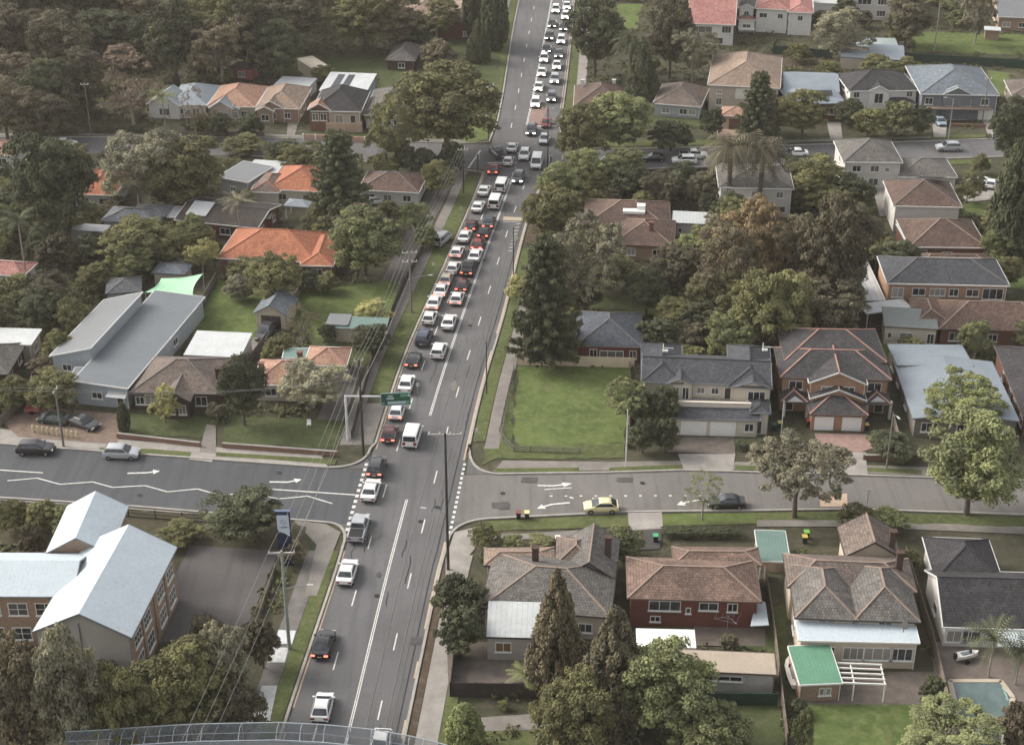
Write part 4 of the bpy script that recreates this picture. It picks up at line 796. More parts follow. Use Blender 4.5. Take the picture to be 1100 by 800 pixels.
# length, width, height, body stations (x, top of body, share of half width), cabin base rear/front, roof rear/front, belt height
CARS = {
 'sedan': (4.7,1.82,1.46,[(-2.35,.62,.86),(-2.28,.92,.92),(-1.5,1.0,1),(-.4,.96,1),(.9,.93,1),(1.9,.82,.97),(2.25,.7,.9),(2.35,.5,.82)],-1.75,1.15,-1.0,.25,.95),
 'hatchback': (4.15,1.76,1.45,[(-2.07,.6,.88),(-2.02,.95,.94),(-1.4,1.0,1),(0,.97,1),(.85,.95,1),(1.65,.84,.97),(1.98,.7,.9),(2.07,.5,.82)],-1.92,1.15,-1.12,.18,.95),
 'suv': (4.6,1.88,1.66,[(-2.3,.7,.9),(-2.24,1.05,.95),(-1.5,1.1,1),(0,1.08,1),(.95,1.06,1),(1.85,.98,.97),(2.2,.84,.92),(2.3,.6,.86)],-2.2,1.2,-1.75,.35,1.07),
 'van': (4.95,1.9,2.0,[(-2.47,.8,.93),(-2.42,1.1,.97),(-1.5,1.12,1),(0,1.12,1),(1.3,1.1,1),(2.1,.98,.97),(2.38,.8,.92),(2.47,.55,.86)],-2.42,1.95,-2.25,1.1,1.1),
 'ute': (5.25,1.9,1.78,[(-2.62,.72,.92),(-2.58,1.06,.96),(-1.6,1.08,1),(0,1.08,1),(1.1,1.06,1),(2.1,1.0,.97),(2.5,.84,.92),(2.62,.6,.86)],-.85,1.35,-.6,.55,1.07)}
def lerp(a, b, t): return a+(b-a)*t
def quad_on(mb, a, b, c, d, mu, mv, off, th=.02):
    """a panel lying on the quad a b c d, inset by mu, mv, standing off by off"""
    f = lambda u, v: (a*(1-u)+b*u)*(1-v)+(d*(1-u)+c*u)*v
    P = [f(mu,mv), f(1-mu,mv), f(1-mu,1-mv), f(mu,1-mv)]; n = (b-a).cross(d-a).normalized()
    Q = [p+n*off for p in P]; mb.add([p-n*th for p in P]+Q, [(3,2,1,0),(4,5,6,7),(0,1,5,4),(1,2,6,5),(2,3,7,6),(3,0,4,7)])
def car_proto(kind, lights):
    L, Wd, H, st, c0, c1, r0, r1, bz = CARS[kind]; hw = Wd/2; root = bpy.data.objects.new(kind, None); COL.objects.link(root); tag(root, 'car', 'car')
    P = lambda mb, name, mat, par=root, sm=False: mb.build(name, mat, par, sm)
    mb = MB(); vs = []; k = 10
    for x, zt, f in st:
        w = hw*f; zb = .26 if abs(x) < L/2-.2 else .34
        sec = [(w*.9,zb),(w,zb+.14),(w,(zb+zt)/2),(w*.985,zt-.1),(w*.9,zt),(-w*.9,zt),(-w*.985,zt-.1),(-w,(zb+zt)/2),(-w,zb+.14),(-w*.9,zb)]
        vs += [V((x,y,z)) for y, z in sec]
    fs = [(i*k+j, i*k+(j+1) % k, (i+1)*k+(j+1) % k, (i+1)*k+j) for i in range(len(st)-1) for j in range(k)]
    fs += [tuple(range(k))[::-1], tuple((len(st)-1)*k+j for j in range(k))]; mb.add(vs, [f[::-1] for f in fs])
    B = [V((c0,hw*.93,bz)),V((c0,-hw*.93,bz)),V((c1,-hw*.93,bz)),V((c1,hw*.93,bz))]; tw = .73 if kind not in ('van',) else .86
    T = [V((r0,hw*tw,H-.07)),V((r0,-hw*tw,H-.07)),V((r1,-hw*tw,H-.07)),V((r1,hw*tw,H-.07))]
    C = [V((r0+.22,hw*tw*.86,H)),V((r0+.22,-hw*tw*.86,H)),V((r1-.25,-hw*tw*.86,H)),V((r1-.25,hw*tw*.86,H))]
    b4 = [p-V((0,0,.12)) for p in B]
    mb.add(b4+T+C, [(0,1,5,4),(1,2,6,5),(2,3,7,6),(3,0,4,7),(4,5,9,8),(5,6,10,9),(6,7,11,10),(7,4,8,11),(8,9,10,11)])
    P(mb, 'body', PAINT, root, .6)
    for nm, q, mu, mv in (('rear_window',(B[0],B[1],T[1],T[0]),.07,.12),('windscreen',(B[2],B[3],T[3],T[2]),.06,.07),('side_window',(B[1],B[2],T[2],T[1]),.05,.12),('side_window',(B[3],B[0],T[0],T[3]),.05,.12)):
        m = MB(); quad_on(m, *q, mu, mv, .012); P(m, nm, CGL)
    if kind == 'ute':
        m = MB(); m.box((-1.72,0,1.075), (1.6,1.5,.05)); P(m, 'tray', BLK)
    for x in (L/2-.86, -L/2+.82):
        for s in (-1, 1):
            m = MB(); m.tube([(x,s*(hw-.2),.33),(x,s*(hw+.015),.33)], .33, 14); wh = P(m, 'wheel', TYRE); m = MB(); m.tube([(x,s*(hw-.05),.33),(x,s*(hw+.03),.33)], .2, 10); P(m, 'rim', RIM, wh)
    hm, tm = {'brake': (HL_OFF, TL_ON), 'beam': (HL_ON, TL_OFF), 'off': (HL_OFF, TL_OFF)}[lights]
    zh = st[-2][1]-.1; zt = st[1][1]-.2
    for s in (-1, 1):
        m = MB(); m.box((L/2-.1,s*hw*.66,zh), (.16,.4,.17)); P(m, 'headlight', hm); m = MB(); m.box((-L/2+.02,s*hw*.7,zt), (.1,.38,.17 if kind != 'van' else .4)); P(m, 'tail_light', tm)
        m = MB(); m.box((c1-.28,s*(hw+.07),bz+.08), (.16,.2,.14)); P(m, 'wing_mirror', PAINT)
    m = MB(); m.box((-L/2-.005,0,zt-.18), (.04,.42,.12)); P(m, 'number_plate', PLATE)
    m = MB(); m.box((-L/2-.0,0,.42), (.1,Wd*.78,.16)); P(m, 'rear_bumper', BLK); m = MB(); m.box((L/2-.02,0,.46), (.1,Wd*.62,.2)); P(m, 'grille', BLK)
    return root
PROTO = {}; CP = {'white': (226,226,222),'silver': (166,170,174),'grey': (92,95,99),'black': (32,32,35),'blue': (52,66,88),'red': (140,36,32),'maroon': (84,32,34),'pale yellow': (226,210,150),'beige': (190,176,156),'dark grey': (58,60,64),'pale blue': (146,164,182),'dark green': (44,66,58)}
def car(px, kind, colour, label, head=None, lights='off', group=None, name=None, cat='car'):
    """px: photo pixel of the middle of the car; head: heading angle in radians or None = along the main road away from the viewer"""
    p = G(px, .75); key = (kind, lights)
    if key not in PROTO: PROTO[key] = car_proto(kind, lights); o = PROTO[key]
    else: o = copy_tree(PROTO[key])
    if head in (None, 'back'):
        a, b = at_y(RC, p.y-4), at_y(RC, p.y+4); h = math.atan2((b-a).y, (b-a).x); head = h if head is None else h+math.pi
    o.location = (p.x, p.y, .016); o.rotation_euler = (0,0,head+random.uniform(-.02,.02)); c = lin(CP[colour])
    k_ = random.uniform(.95,1.05); o.scale = (1.09*k_,1.17,1.1*random.uniform(.96,1.05))
    for ch in o.children:
        if ch.name.split('.')[0] in ('body','wing_mirror'): ch.color = c
    o.name = name or kind; tag(o, label, cat, group); return o
ORD = ['front','second','third','fourth','fifth','sixth','seventh','eighth','ninth','tenth','eleventh','twelfth','thirteenth','fourteenth','fifteenth','sixteenth','seventeenth','eighteenth','nineteenth','twentieth','twenty-first','twenty-second','twenty-third']
KN = {'sedan': ('sedan','car'),'hatchback': ('hatchback','car'),'suv': ('sport_utility_car','car'),'van': ('van','van'),'ute': ('pickup_ute','ute')}
def nm(k): return {'suv': 'SUV', 'ute': 'dual-cab ute'}.get(k, k)
KERBQ = [(520,204,'sedan','white'),(513.5,221,'sedan','white'),(506.6,241,'hatchback','maroon'),(499.3,253,'sedan','white'),(491,269.5,'hatchback','white'),(487,286.5,'hatchback','white'),(479.5,298.5,'hatchback','beige'),(474,310.5,'sedan','white'),(466.5,323.5,'sedan','white'),(461.5,340.5,'hatchback','white'),(455.5,362,'suv','blue'),(444,385,'hatchback','dark grey'),(436.8,411,'sedan','white'),(426.5,441,'hatchback','white'),(418.7,465,'hatchback','maroon'),(404.5,501,'suv','dark grey'),(398.3,525,'sedan','white'),(385.5,566,'ute','silver'),(373,613,'sedan','white'),(347.5,690,'sedan','black'),(346.5,758,'hatchback','white')]
INQ = [(538.8,199,'van','white'),(532,217,'van','white'),(525.4,237.5,'sedan','dark grey'),(520,249,'hatchback','black'),(513.3,261.5,'hatchback','red'),(510.7,273.5,'sedan','white'),(503.3,287,'ute','black'),(497,305,'hatchback','maroon'),(491,319.5,'hatchback','white'),(482.3,345,'sedan','white'),(471.5,375.8,'suv','white'),(443,468,'van','white')]
for lane, Q in (('kerb', KERBQ), ('inner', INQ)):
    for i, (x, y, k, c) in enumerate(Q):
        if lane == 'kerb' and i == 20: lab = 'white hatchback driving alone just beyond the footbridge'
        elif lane == 'kerb' and i == 19: lab = 'black sedan with lit tail lights level with the grassy verge, next beyond the footbridge'
        elif lane == 'kerb' and i == 17: lab = 'silver dual-cab ute with open dark tray crossing the near junction'
        elif lane == 'inner' and i == 11: lab = 'white van beside the green overhead sign, last in the inner lane'
        else: lab = f'{c} {nm(k)}, {ORD[i]} from the stop line in the {lane}-lane queue'
        car((x,y), k, c, lab, None, 'brake' if c in ('maroon','red','black','dark grey','beige') or i in (4,7,8,13,14,15) else 'off', 'cars queued away from the viewer', *KN[k])
for i, (x, y, k, c) in enumerate([(575.4,110,'suv','white'),(578.7,92.5,'sedan','white'),(582,77,'sedan','white'),(584.4,62.5,'suv','white'),(587.4,52,'sedan','black'),(590.2,39,'suv','dark grey'),(593.4,25,'sedan','black'),(597,10,'suv','white'),(600,-6,'sedan','silver')]):
    car((x,y), k, c, f'oncoming {c} {nm(k)} beyond the far junction, {ORD[i]} in the lane by the centre line', 'back', 'beam', 'oncoming cars beyond the far junction', *KN[k])
for i, (x, y, k, c) in enumerate([(592.5,104,'suv','grey'),(596,85,'suv','silver'),(598.3,70,'sedan','white'),(600.5,57,'sedan','grey'),(603,43,'suv','white'),(605.6,29,'hatchback','dark grey'),(607.6,17,'suv','white'),(609,6,'sedan','white'),(611,-6,'suv','white')]):
    car((x,y), k, c, f'oncoming {c} {nm(k)} beyond the far junction, {ORD[i]} in the kerb lane', 'back', 'beam', 'oncoming cars beyond the far junction', *KN[k])
for x, y, k, c, h, li, lab in [(530.8,181,'hatchback','red',None,'brake','red hatchback with brake lights just past the far stop line'),(546,172.5,'hatchback','white',None,'off','small white hatchback in the middle of the far junction'),(534.5,163.5,'ute','blue',1.9,'off','dark blue ute turning left at the far junction'),(550.2,157.5,'sedan','white',None,'off','white sedan leaving the far junction uphill'),
    (563.4,166,'suv','white','back','off','white SUV coming towards us inside the far junction'),(576.7,174.5,'van','white','back','off','tall white van coming towards us at the far junction'),(557,190.5,'suv','dark grey','back','beam','dark grey SUV with bright headlights leaving the far junction towards us'),(571,139.5,'suv','dark grey','back','beam','dark grey SUV with headlights first at the oncoming stop line'),(585,148.8,'sedan','silver','back','off','silver sedan entering the far junction by the kerb'),(587,131.5,'hatchback','red','back','off','small red hatchback on the pink surface behind the junction pole'),(408.5,799,'hatchback','white','back','off','white hatchback about to pass under the footbridge')]:
    car((x,y), k, c, lab, h, li, 'cars in the far junction' if y < 200 else None, *KN[k])
for x, y, k, c, h, lab in [(38.5,481,'suv','black',-.03,'black SUV with pale roof parked at the kerb, left side road'),(130.5,485.5,'suv','silver',-.06,'silver SUV parked at the kerb, left side road'),(89.5,453,'sedan','dark grey',-.55,'dark grey sedan parked slantwise on the brown forecourt'),(58,449,'hatchback','dark green',2.9,'greenish hatchback half hidden behind timber posts on the forecourt'),(285,357,'suv','dark grey',-1.75,'dark grey SUV parked in front of the yard garage'),
    (645.5,543,'hatchback','pale yellow',math.pi+.02,'pale yellow hatchback parked on the right side road'),(780,538.5,'sedan','black',math.pi+.02,'black sedan parked by the low hedge, right side road'),(69,154,'suv','white',0,'white wagon on the far left side street'),(215,153.5,'sedan','black',0,'black sedan on the far left side street'),
    (702,169,'sedan','black',math.pi,'black sedan with red tail on the far right side street'),(735,172,'suv','white',math.pi,'white wagon nearest us on the far right side street'),(745,166,'ute','white',0,'white ute behind the white wagon, far right side street'),(617,171,'suv','silver',.1,'silver car partly hidden by trees at the corner of the far right street'),(655,173,'sedan','white',.0,'white sedan under street trees, far right street'),(640,177,'hatchback','grey',.0,'grey hatchback under street trees, far right street'),
    (855,163.5,'sedan','white',math.pi,'white sedan left of the grey hip-roofed house'),(838,164,'hatchback','grey',math.pi,'grey hatchback behind the palms'),(1019,158,'suv','silver',math.pi,'silver SUV with white streetlight pole beside it'),(1010,130,'hatchback','pale blue',-1.55,'pale blue hatchback nosed out of a concrete driveway'),(608.5,255,'sedan','silver',math.pi+.1,'silver sedan parked in the shade by the red-brown tiled house'),(474,257,'van','silver',1.2,'silver van in the lane left of the main road'),
    (1052,193.5,'sedan','white',.4,'white car on the concrete yard right of the pale wall'),(1065,196.5,'hatchback','white',1.2,'white hatchback at the end of the concrete yard'),(403,215,'sedan','white',.2,'white sedan parked behind the brown roof near the main road'),(432,213,'hatchback','silver',.2,'silver hatchback beside the white sedan behind the brown roof')]:
    car((x,y), k, c, lab, h, 'off', 'parked cars', *KN[k])
# boats, trailer, bins
def boat(px, L, head, label):
    r = empty('motorboat', G(px)+V((0,0,0)), label, 'boat', None, head); B = lambda m, n, mat, p=r: m.build(n, mat, p, False, False)
    m = MB(); st = [(-L/2,.42*L/2.6,.55),(-L*.2,.48*L/2.6,.5),(L*.2,.42*L/2.6,.5),(L*.4,.24*L/2.6,.52),(L/2,.02,.6)]; vs = []
    for x, w, z in st: vs += [V((x,w,z+.55)),V((x,w*.8,z+.05)),V((x,0,z-.2)),V((x,-w*.8,z+.05)),V((x,-w,z+.55)),V((x,0,z+.5))]
    m.add(vs, [(i*6+j, i*6+(j+1) % 6, (i+1)*6+(j+1) % 6, (i+1)*6+j) for i in range(4) for j in range(6)]+[(0,5,4,3,2,1)]); B(m, 'hull', OFFW)
    m = MB(); m.box((-.1*L,0,1.1), (L*.35,.34*L/2.6*1.2,.1)); B(m, 'cockpit', M_plain((112,128,142), .6, .2)); m = MB(); m.box((L*.12,0,1.3), (.1,.36*L/2.6*1.3,.45)); B(m, 'windscreen', CGL)
    m = MB(); m.box((-L/2-.15,0,.95), (.3,.3,.8)); B(m, 'outboard_motor', BLK)
    for s in (-1,1): m = MB(); m.tube([(-.3,s*.6,.28),(-.3,s*.8,.28)], .28, 10); B(m, 'trailer_wheel', TYRE)
    return r
boat((851.5,728), 5.0, 1.62, 'white motorboat on a trailer beside the green roofed shed'); boat((1038,709), 2.8, .3, 'small white watercraft beside the pool house wall')
def bin_(px, lid, label, body=(40,52,44)):
    r = empty('wheelie_bin', G(px), label, 'bin', 'wheelie bins'); m = MB(); m.slab([(V((-.24,-.28,.05)),V((.24,-.28,.05)),V((.24,.28,.05)),V((-.24,.28,.05)))], .01)
    m = MB(); m.add([V(p) for p in ((-.24,-.27,.06),(.24,-.27,.06),(.24,.27,.06),(-.24,.27,.06),(-.3,-.36,1.0),(.3,-.36,1.0),(.3,.36,1.0),(-.3,.36,1.0))], [(3,2,1,0),(4,5,6,7),(0,1,5,4),(1,2,6,5),(2,3,7,6),(3,0,4,7)]); m.build('bin_body', M_plain(body, .6, .1), r, False, False)
    m = MB(); m.box((0,0,1.04), (.66,.8,.09)); m.bar((-.25,.44,1.02), (.25,.44,1.02), .05); m.build('lid', M_plain(lid, .5, .08), r, False, False)
    for s in (-1,1): m = MB(); m.tube([(s*.2,.3,.1),(s*.27,.3,.1)], .1, 8); m.build('wheel', TYRE, r, False, False)
for p, c, l in (((557,557),(142,70,58),'bin with red lid on the verge across from the parked yellow hatchback'),((566,557),(222,196,120),'bin with pale yellow lid beside the red-lidded bin on the verge'),((603,590),(44,150,84),'green bin with bright lid behind the rambling tiled house'),((599,584),(226,218,196),'bin with cream lid behind the green bin at the rambling house'),((527,606),(60,170,110),'green bin by the corner garden, lower right of junction'),((704,582),(60,170,104),'bright green bin on the dark driveway'),((866,578),(120,200,60),'lime-lidded bin left of the cream house roof'),((864,583),(214,180,60),'yellow-lidded bin in front of the lime-lidded one'),
    ((837.5,460),(216,190,70),'yellow-lidded bin in the gap left of twin brick house'),((831.5,462),(50,110,84),'dark green bin in the gap left of twin brick house'),((868,458),(180,50,44),'red-lidded bin by the left porch of the twin brick house'),((930,462),(216,190,90),'yellow-lidded bin right of the twin garage doors')): bin_(p, c, l)
# ------------------------------------------------------------------ trees
import numpy as np
def leaf_material():
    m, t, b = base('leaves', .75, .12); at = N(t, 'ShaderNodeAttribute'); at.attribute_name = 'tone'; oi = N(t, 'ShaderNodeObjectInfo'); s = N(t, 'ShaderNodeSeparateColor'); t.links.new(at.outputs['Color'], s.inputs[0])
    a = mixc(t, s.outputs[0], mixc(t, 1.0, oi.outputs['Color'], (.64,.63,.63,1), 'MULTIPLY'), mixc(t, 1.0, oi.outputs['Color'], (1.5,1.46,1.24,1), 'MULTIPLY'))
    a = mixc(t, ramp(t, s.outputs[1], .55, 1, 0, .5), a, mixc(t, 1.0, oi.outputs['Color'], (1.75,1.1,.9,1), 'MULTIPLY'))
    t.links.new(a, b.inputs['Base Color']); return m
LEAF = leaf_material()
def bark(rgb):
    return M_plain(rgb, .95, .35, 3)
BARK, BARKP = bark((92,80,70)), bark((150,138,124))
def leaf_mesh(name, pts, nrm, size, tone, rng, up=0.0, long=1.6):
    """folded leaf sprays at pts facing roughly along nrm"""
    n = len(pts); d = nrm+rng.normal(0,.55,(n,3)); d[:,2] += up; d /= np.linalg.norm(d,axis=1)[:,None]+1e-9
    r = rng.normal(0,1,(n,3)); a = np.cross(d,r); a /= np.linalg.norm(a,axis=1)[:,None]+1e-9; b = np.cross(d,a)
    sz = size*rng.uniform(.6,1.35,(n,1)) if np.isscalar(size) else size
    L = a*sz*long/2; Wd = b*sz/2; fold = d*sz*.28
    P = np.stack([pts-L, pts+Wd-fold*.4+L*.1, pts+L, pts-Wd-fold*.4+L*.1, pts+fold*.5],1).reshape(-1,3)
    F = []
    for i in range(n):
        o = 5*i; F += [(o,o+1,o+4),(o+1,o+2,o+4),(o+2,o+3,o+4),(o+3,o,o+4)]
    me = bpy.data.meshes.new(name); me.from_pydata(P.tolist(), [], F); me.materials.append(LEAF)
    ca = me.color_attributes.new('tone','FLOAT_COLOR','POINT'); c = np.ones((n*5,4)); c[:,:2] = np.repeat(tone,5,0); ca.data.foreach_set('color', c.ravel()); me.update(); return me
def ball(rng, n):
    v = rng.normal(0,1,(n,3)); return v/(np.linalg.norm(v,axis=1)[:,None]+1e-9)
def crown_mesh(kind, seed):
    """unit crown: width 1 in x and y, height 0..1"""
    rng = np.random.default_rng(seed); P = []; Nn = []; T = []
    def clump(c, r, k, tone, flat=1.0):
        d = ball(rng, k); d[:,2] = np.where(d[:,2] < -.35, -d[:,2], d[:,2]); rr = r*rng.uniform(.45,1.05,(k,1))
        P.append(np.array(c)+d*rr*np.array([1,1,flat])); Nn.append(d); T.append(np.stack([np.clip(tone[0]+rng.normal(0,.14,k),0,1), np.clip(tone[1]+rng.normal(0,.1,k),0,1)],1))
    if kind in ('broad','gum','spread','bush','bare'):
        K = {'broad': 9,'gum': 11,'spread': 12,'bush': 7,'bare': 12}[kind]; lobes = []
        for i in range(K):
            for _ in range(30):
                d = ball(rng,1)[0]
                if kind == 'spread': c = np.array([d[0]*.34,d[1]*.34,.62+.16*rng.uniform(-1,1)-.35*(d[0]**2+d[1]**2)*.5]); r = rng.uniform(.13,.19)
                elif kind == 'gum' or kind == 'bare': c = np.array([d[0]*.33,d[1]*.33,.52+d[2]*.34]); r = rng.uniform(.15,.23)
                elif kind == 'bush': c = np.array([d[0]*.24,d[1]*.24,.42+d[2]*.22]); r = rng.uniform(.2,.28)
                else: c = np.array([d[0]*.27,d[1]*.27,.52+d[2]*.25]); r = rng.uniform(.17,.26)
                if all(np.linalg.norm(c-q[0]) > .65*(r+q[1])*.8 for q in lobes): break
            lobes.append((c,r,rng.uniform(.25,.75)))
        if kind in ('broad','bush'): lobes.append((np.array([0,0,.48]),.27,.45))
        nc = {'broad': 24,'gum': 20,'spread': 17,'bush': 22,'bare': 13}[kind]; nl = {'broad': 82,'gum': 84,'spread': 80,'bush': 60,'bare': 28}[kind]
        for c, r, tn in lobes:
            for _ in range(nc):
                d = ball(rng,1)[0]; d[2] = d[2] if d[2] > -.5 else -d[2]; q = c+d*r*rng.uniform(.7,1.02)*np.array([1,1,.8 if kind == 'spread' else 1])
                if any(np.linalg.norm(q-o[0]) < o[1]*.72 for o in lobes if o[0] is not c): continue
                clump(q, r*rng.uniform(.26,.42), nl, (np.clip(tn+rng.normal(0,.17),0,1), rng.uniform(0,.5)), .75)
        size = {'broad': .022,'gum': .020,'spread': .019,'bush': .031,'bare': .016}[kind]; up = .35; lg = 1.5
    elif kind == 'cone':
        for _ in range(300):
            z = 1-math.sqrt(rng.uniform(.0,1)); z = max(.0, z); a = rng.uniform(0,6.283); r = .5*(1-z)**.85*rng.uniform(.78,1.04)*(.8+.2*min(1,z*8)); clump((r*math.cos(a),r*math.sin(a),z*.97+.02), .07*(1-.5*z), 36, (np.clip(.5+rng.normal(0,.2),0,1), rng.uniform(0,.6)), 1.8)
        size, up, lg = .025, .5, 1.9
    elif kind == 'cypress':
        for _ in range(260):
            z = rng.uniform(0,1); a = rng.uniform(0,6.283); r = .5*(min(1,(1-z)*2.2)**.6)*rng.uniform(.8,1.02)*(.75+.25*min(1,z*5)); clump((r*math.cos(a),r*math.sin(a),z), .1, 30, (np.clip(.5+rng.normal(0,.2),0,1), rng.uniform(0,.5)), 1.2)
        size, up, lg = .045, .6, 1.7
    elif kind == 'pine':                                     # whorled branches in tiers, gaps between
        nt_ = 15
        for i in range(nt_):
            z = .03+.95*i/nt_; R = .5*(1-z)**.52*(.9+.1*math.sin(i*2.1)); nb = 8; ph = rng.uniform(0,6)
            for j in range(nb):
                a = ph+6.283*j/nb+rng.normal(0,.12); L = R*rng.uniform(.75,1.08); m = max(3, int(L*22))
                for q in range(m):
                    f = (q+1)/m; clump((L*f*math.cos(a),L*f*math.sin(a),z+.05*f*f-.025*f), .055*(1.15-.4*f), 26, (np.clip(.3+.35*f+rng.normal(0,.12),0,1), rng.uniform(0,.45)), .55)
        size, up, lg = .026, .5, 2.1
    elif kind == 'hedge':
        for _ in range(240):
            x, y, z = rng.uniform(-.47,.47), rng.uniform(-.45,.45), rng.uniform(.1,.95); f = rng.integers(0,4)
            if f == 0: z = .93
            elif f == 1: y = -.46
            elif f == 2: y = .46
            else: z = .9
            clump((x,y,z), .06, 16, (np.clip(.5+rng.normal(0,.2),0,1), rng.uniform(0,.4)), 1.0)
        size, up, lg = .05, .4, 1.3
    P = np.concatenate(P); Nn = np.concatenate(Nn); T = np.concatenate(T)
    k = len(P)//4 if kind in ('broad','bush','cone','cypress','hedge') else len(P)//9
    if kind == 'hedge': core = rng.uniform(-.42,.42,(k//2,3)); core[:,2] = rng.uniform(.02,.85,k//2)
    elif kind in ('cone','cypress','pine'):
        z = rng.uniform(0,.95,k//2); a = rng.uniform(0,6.283,k//2); pw = .8 if kind != 'cypress' else .35; r = .33*(1-z)**pw*np.sqrt(rng.uniform(0,1,k//2)); core = np.stack([r*np.cos(a),r*np.sin(a),z],1)
    else: core = ball(rng,k//2)*np.cbrt(rng.uniform(0,1,(k//2,1)))*np.array([.34,.34,.33])+np.array([0,0,.5 if kind != 'spread' else .6])
    if kind == 'spread': core = core*np.array([1,1,.5])+np.array([0,0,.3])
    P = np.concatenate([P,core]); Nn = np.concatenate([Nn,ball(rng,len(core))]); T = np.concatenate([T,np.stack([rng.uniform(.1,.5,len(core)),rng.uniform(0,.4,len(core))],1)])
    sz = size*rng.uniform(.6,1.35,(len(P),1)); sz[-len(core):] *= 1.5 if kind not in ('gum','bare','spread','pine') else 1.0
    return leaf_mesh('crown', P, Nn, sz, T, rng, up, lg)
def trunk_mesh(kind, seed, mat):
    rng = random.Random(seed); m = MB()
    if kind in ('cone','cypress','pine','hedge'): m.tube([(0,0,0),(.004,0,.5),(0,0,1)], [.03,.02,.006], 8)
    else:
        th = .024 if kind != 'bush' else .02; m.tube([(0,0,0),(.01,.006,.35),(-.008,.01,.62)], [th*1.35,th,th*.8], 9)
        for i in range(6):
            a = i*1.047+rng.uniform(-.3,.3); r = rng.uniform(.2,.34); b = (r*.35*math.cos(a), r*.35*math.sin(a), rng.uniform(.66,.76)); z0 = rng.uniform(.42,.62)
            e = (r*math.cos(a), r*math.sin(a), rng.uniform(.84,1.0)); m.tube([(0,0,z0), b, e], [th*.62,th*.42,th*.14], 6, cap=False)
            for q in (-.5,.5): m.tube([b, (r*.95*math.cos(a+q), r*.95*math.sin(a+q), rng.uniform(.85,1.02))], [th*.3,th*.1], 5, cap=False)
    return m.mesh('trunk', mat)
def palm_meshes(seed, kind):
    rng = random.Random(seed); cv = []; cf = []; tone = []
    nf, droop = (80, 1.15) if kind == 'date_palm' else (26, .8)
    for i in range(nf):
        a = 2.4*i+rng.uniform(-.2,.2); el = rng.uniform(-.35,1.25) if kind == 'date_palm' else rng.uniform(0,1.15); L = .5*rng.uniform(.85,1.05); seg = 11; p = V((0,0,.55)); d0 = V((math.cos(a)*math.cos(el), math.sin(a)*math.cos(el), math.sin(el))); side = V((-math.sin(a),math.cos(a),0)); tn = rng.uniform(.2,.8)
        for s_ in range(seg):
            f = s_/seg; d = (d0+V((0,0,-droop*f*1.25))).normalized(); q = p+d*(L/seg*1.25); w = .085*math.sin(math.pi*min(1,.12+f*.88))**.6
            for sg in (-1,1):
                o = len(cv); tip = (p+q)/2+side*sg*w*1.2+d*.05-V((0,0,w*.5)); cv += [tuple(p),tuple(p.lerp(q,.55)),tuple(tip)]; cf.append((o,o+1,o+2)); tone += [(tn,.1)]*3
            p = q
    me = bpy.data.meshes.new('crown'); me.from_pydata(cv, [], cf); me.materials.append(LEAF); ca = me.color_attributes.new('tone','FLOAT_COLOR','POINT')
    c = np.ones((len(cv),4)); c[:,:2] = np.array(tone); ca.data.foreach_set('color', c.ravel()); me.update()
    m = MB(); th = .05 if kind == 'date_palm' else .02; m.tube([(0,0,0),(.01,0,.3),(0,.01,.65),(0,0,1)], [th*1.3,th,th*.95,th*1.1], 10); return me, m.mesh('trunk', BARKP if kind != 'date_palm' else BARK)
CR = {}; NV = {'broad': 4,'gum': 3,'spread': 3,'bush': 3,'bare': 2,'cone': 2,'cypress': 2,'pine': 2,'hedge': 2,'palm': 2,'date_palm': 2}
TK = 0
GRN0 = {'olive': (78,80,44),'dark': (56,62,42),'green': (80,88,50),'brown': (82,75,56),'grey': (92,92,72),'lime': (112,112,58),'bright': (86,96,50),'ochre': (102,86,56),'dusk': (68,65,49),'rust': (94,80,68)}
GRN = {k: tuple(min(210, (x*.8+.2*(v[0]*.4+v[1]*.4+v[2]*.2))*1.43*(1.02,1,.99)[i_]) for i_, x in enumerate(v)) for k, v in GRN0.items()}
CLR = {'broad': .06,'gum': .10,'spread': .15,'bush': .0,'bare': .18,'cone': .04,'cypress': .04,'pine': .06,'hedge': 0,'palm': 1.3,'date_palm': .6}
def tree(kind, x0, y0, x1, y1, tint, label, group=None, tc=None, name='tree', cat='tree', hmax=99):
    """crown seen in the photo box x0 y0 x1 y1"""
    global TK
    TK += 1; var = TK % NV[kind]; cx, cy = (x0+x1)/2, (y0+y1)/2; zc = 5.0
    for _ in range(6):
        sp = scale_at((cx,cy), zc); W_ = (x1-x0)/sp; dep = PITCH+math.atan((cy-400)/FPX); hp = (y1-y0)/sp
        rad = hp**2-(W_*math.sin(dep))**2; hc = math.sqrt(max(rad, (.35*hp)**2))/math.cos(dep); hc = min(hc, hmax)
        if kind in ('cone','cypress'): hc = max(hp-.5*W_*math.sin(dep), .6*hp)/math.cos(dep)
        t_ = tc if tc is not None else CLR[kind]*hc; zc = t_+hc/2
    p = G((cx,cy), zc); p.z = 0; key = (kind, var)
    return plant(key, p, W_, hc, t_, tint, label, group, name, cat)
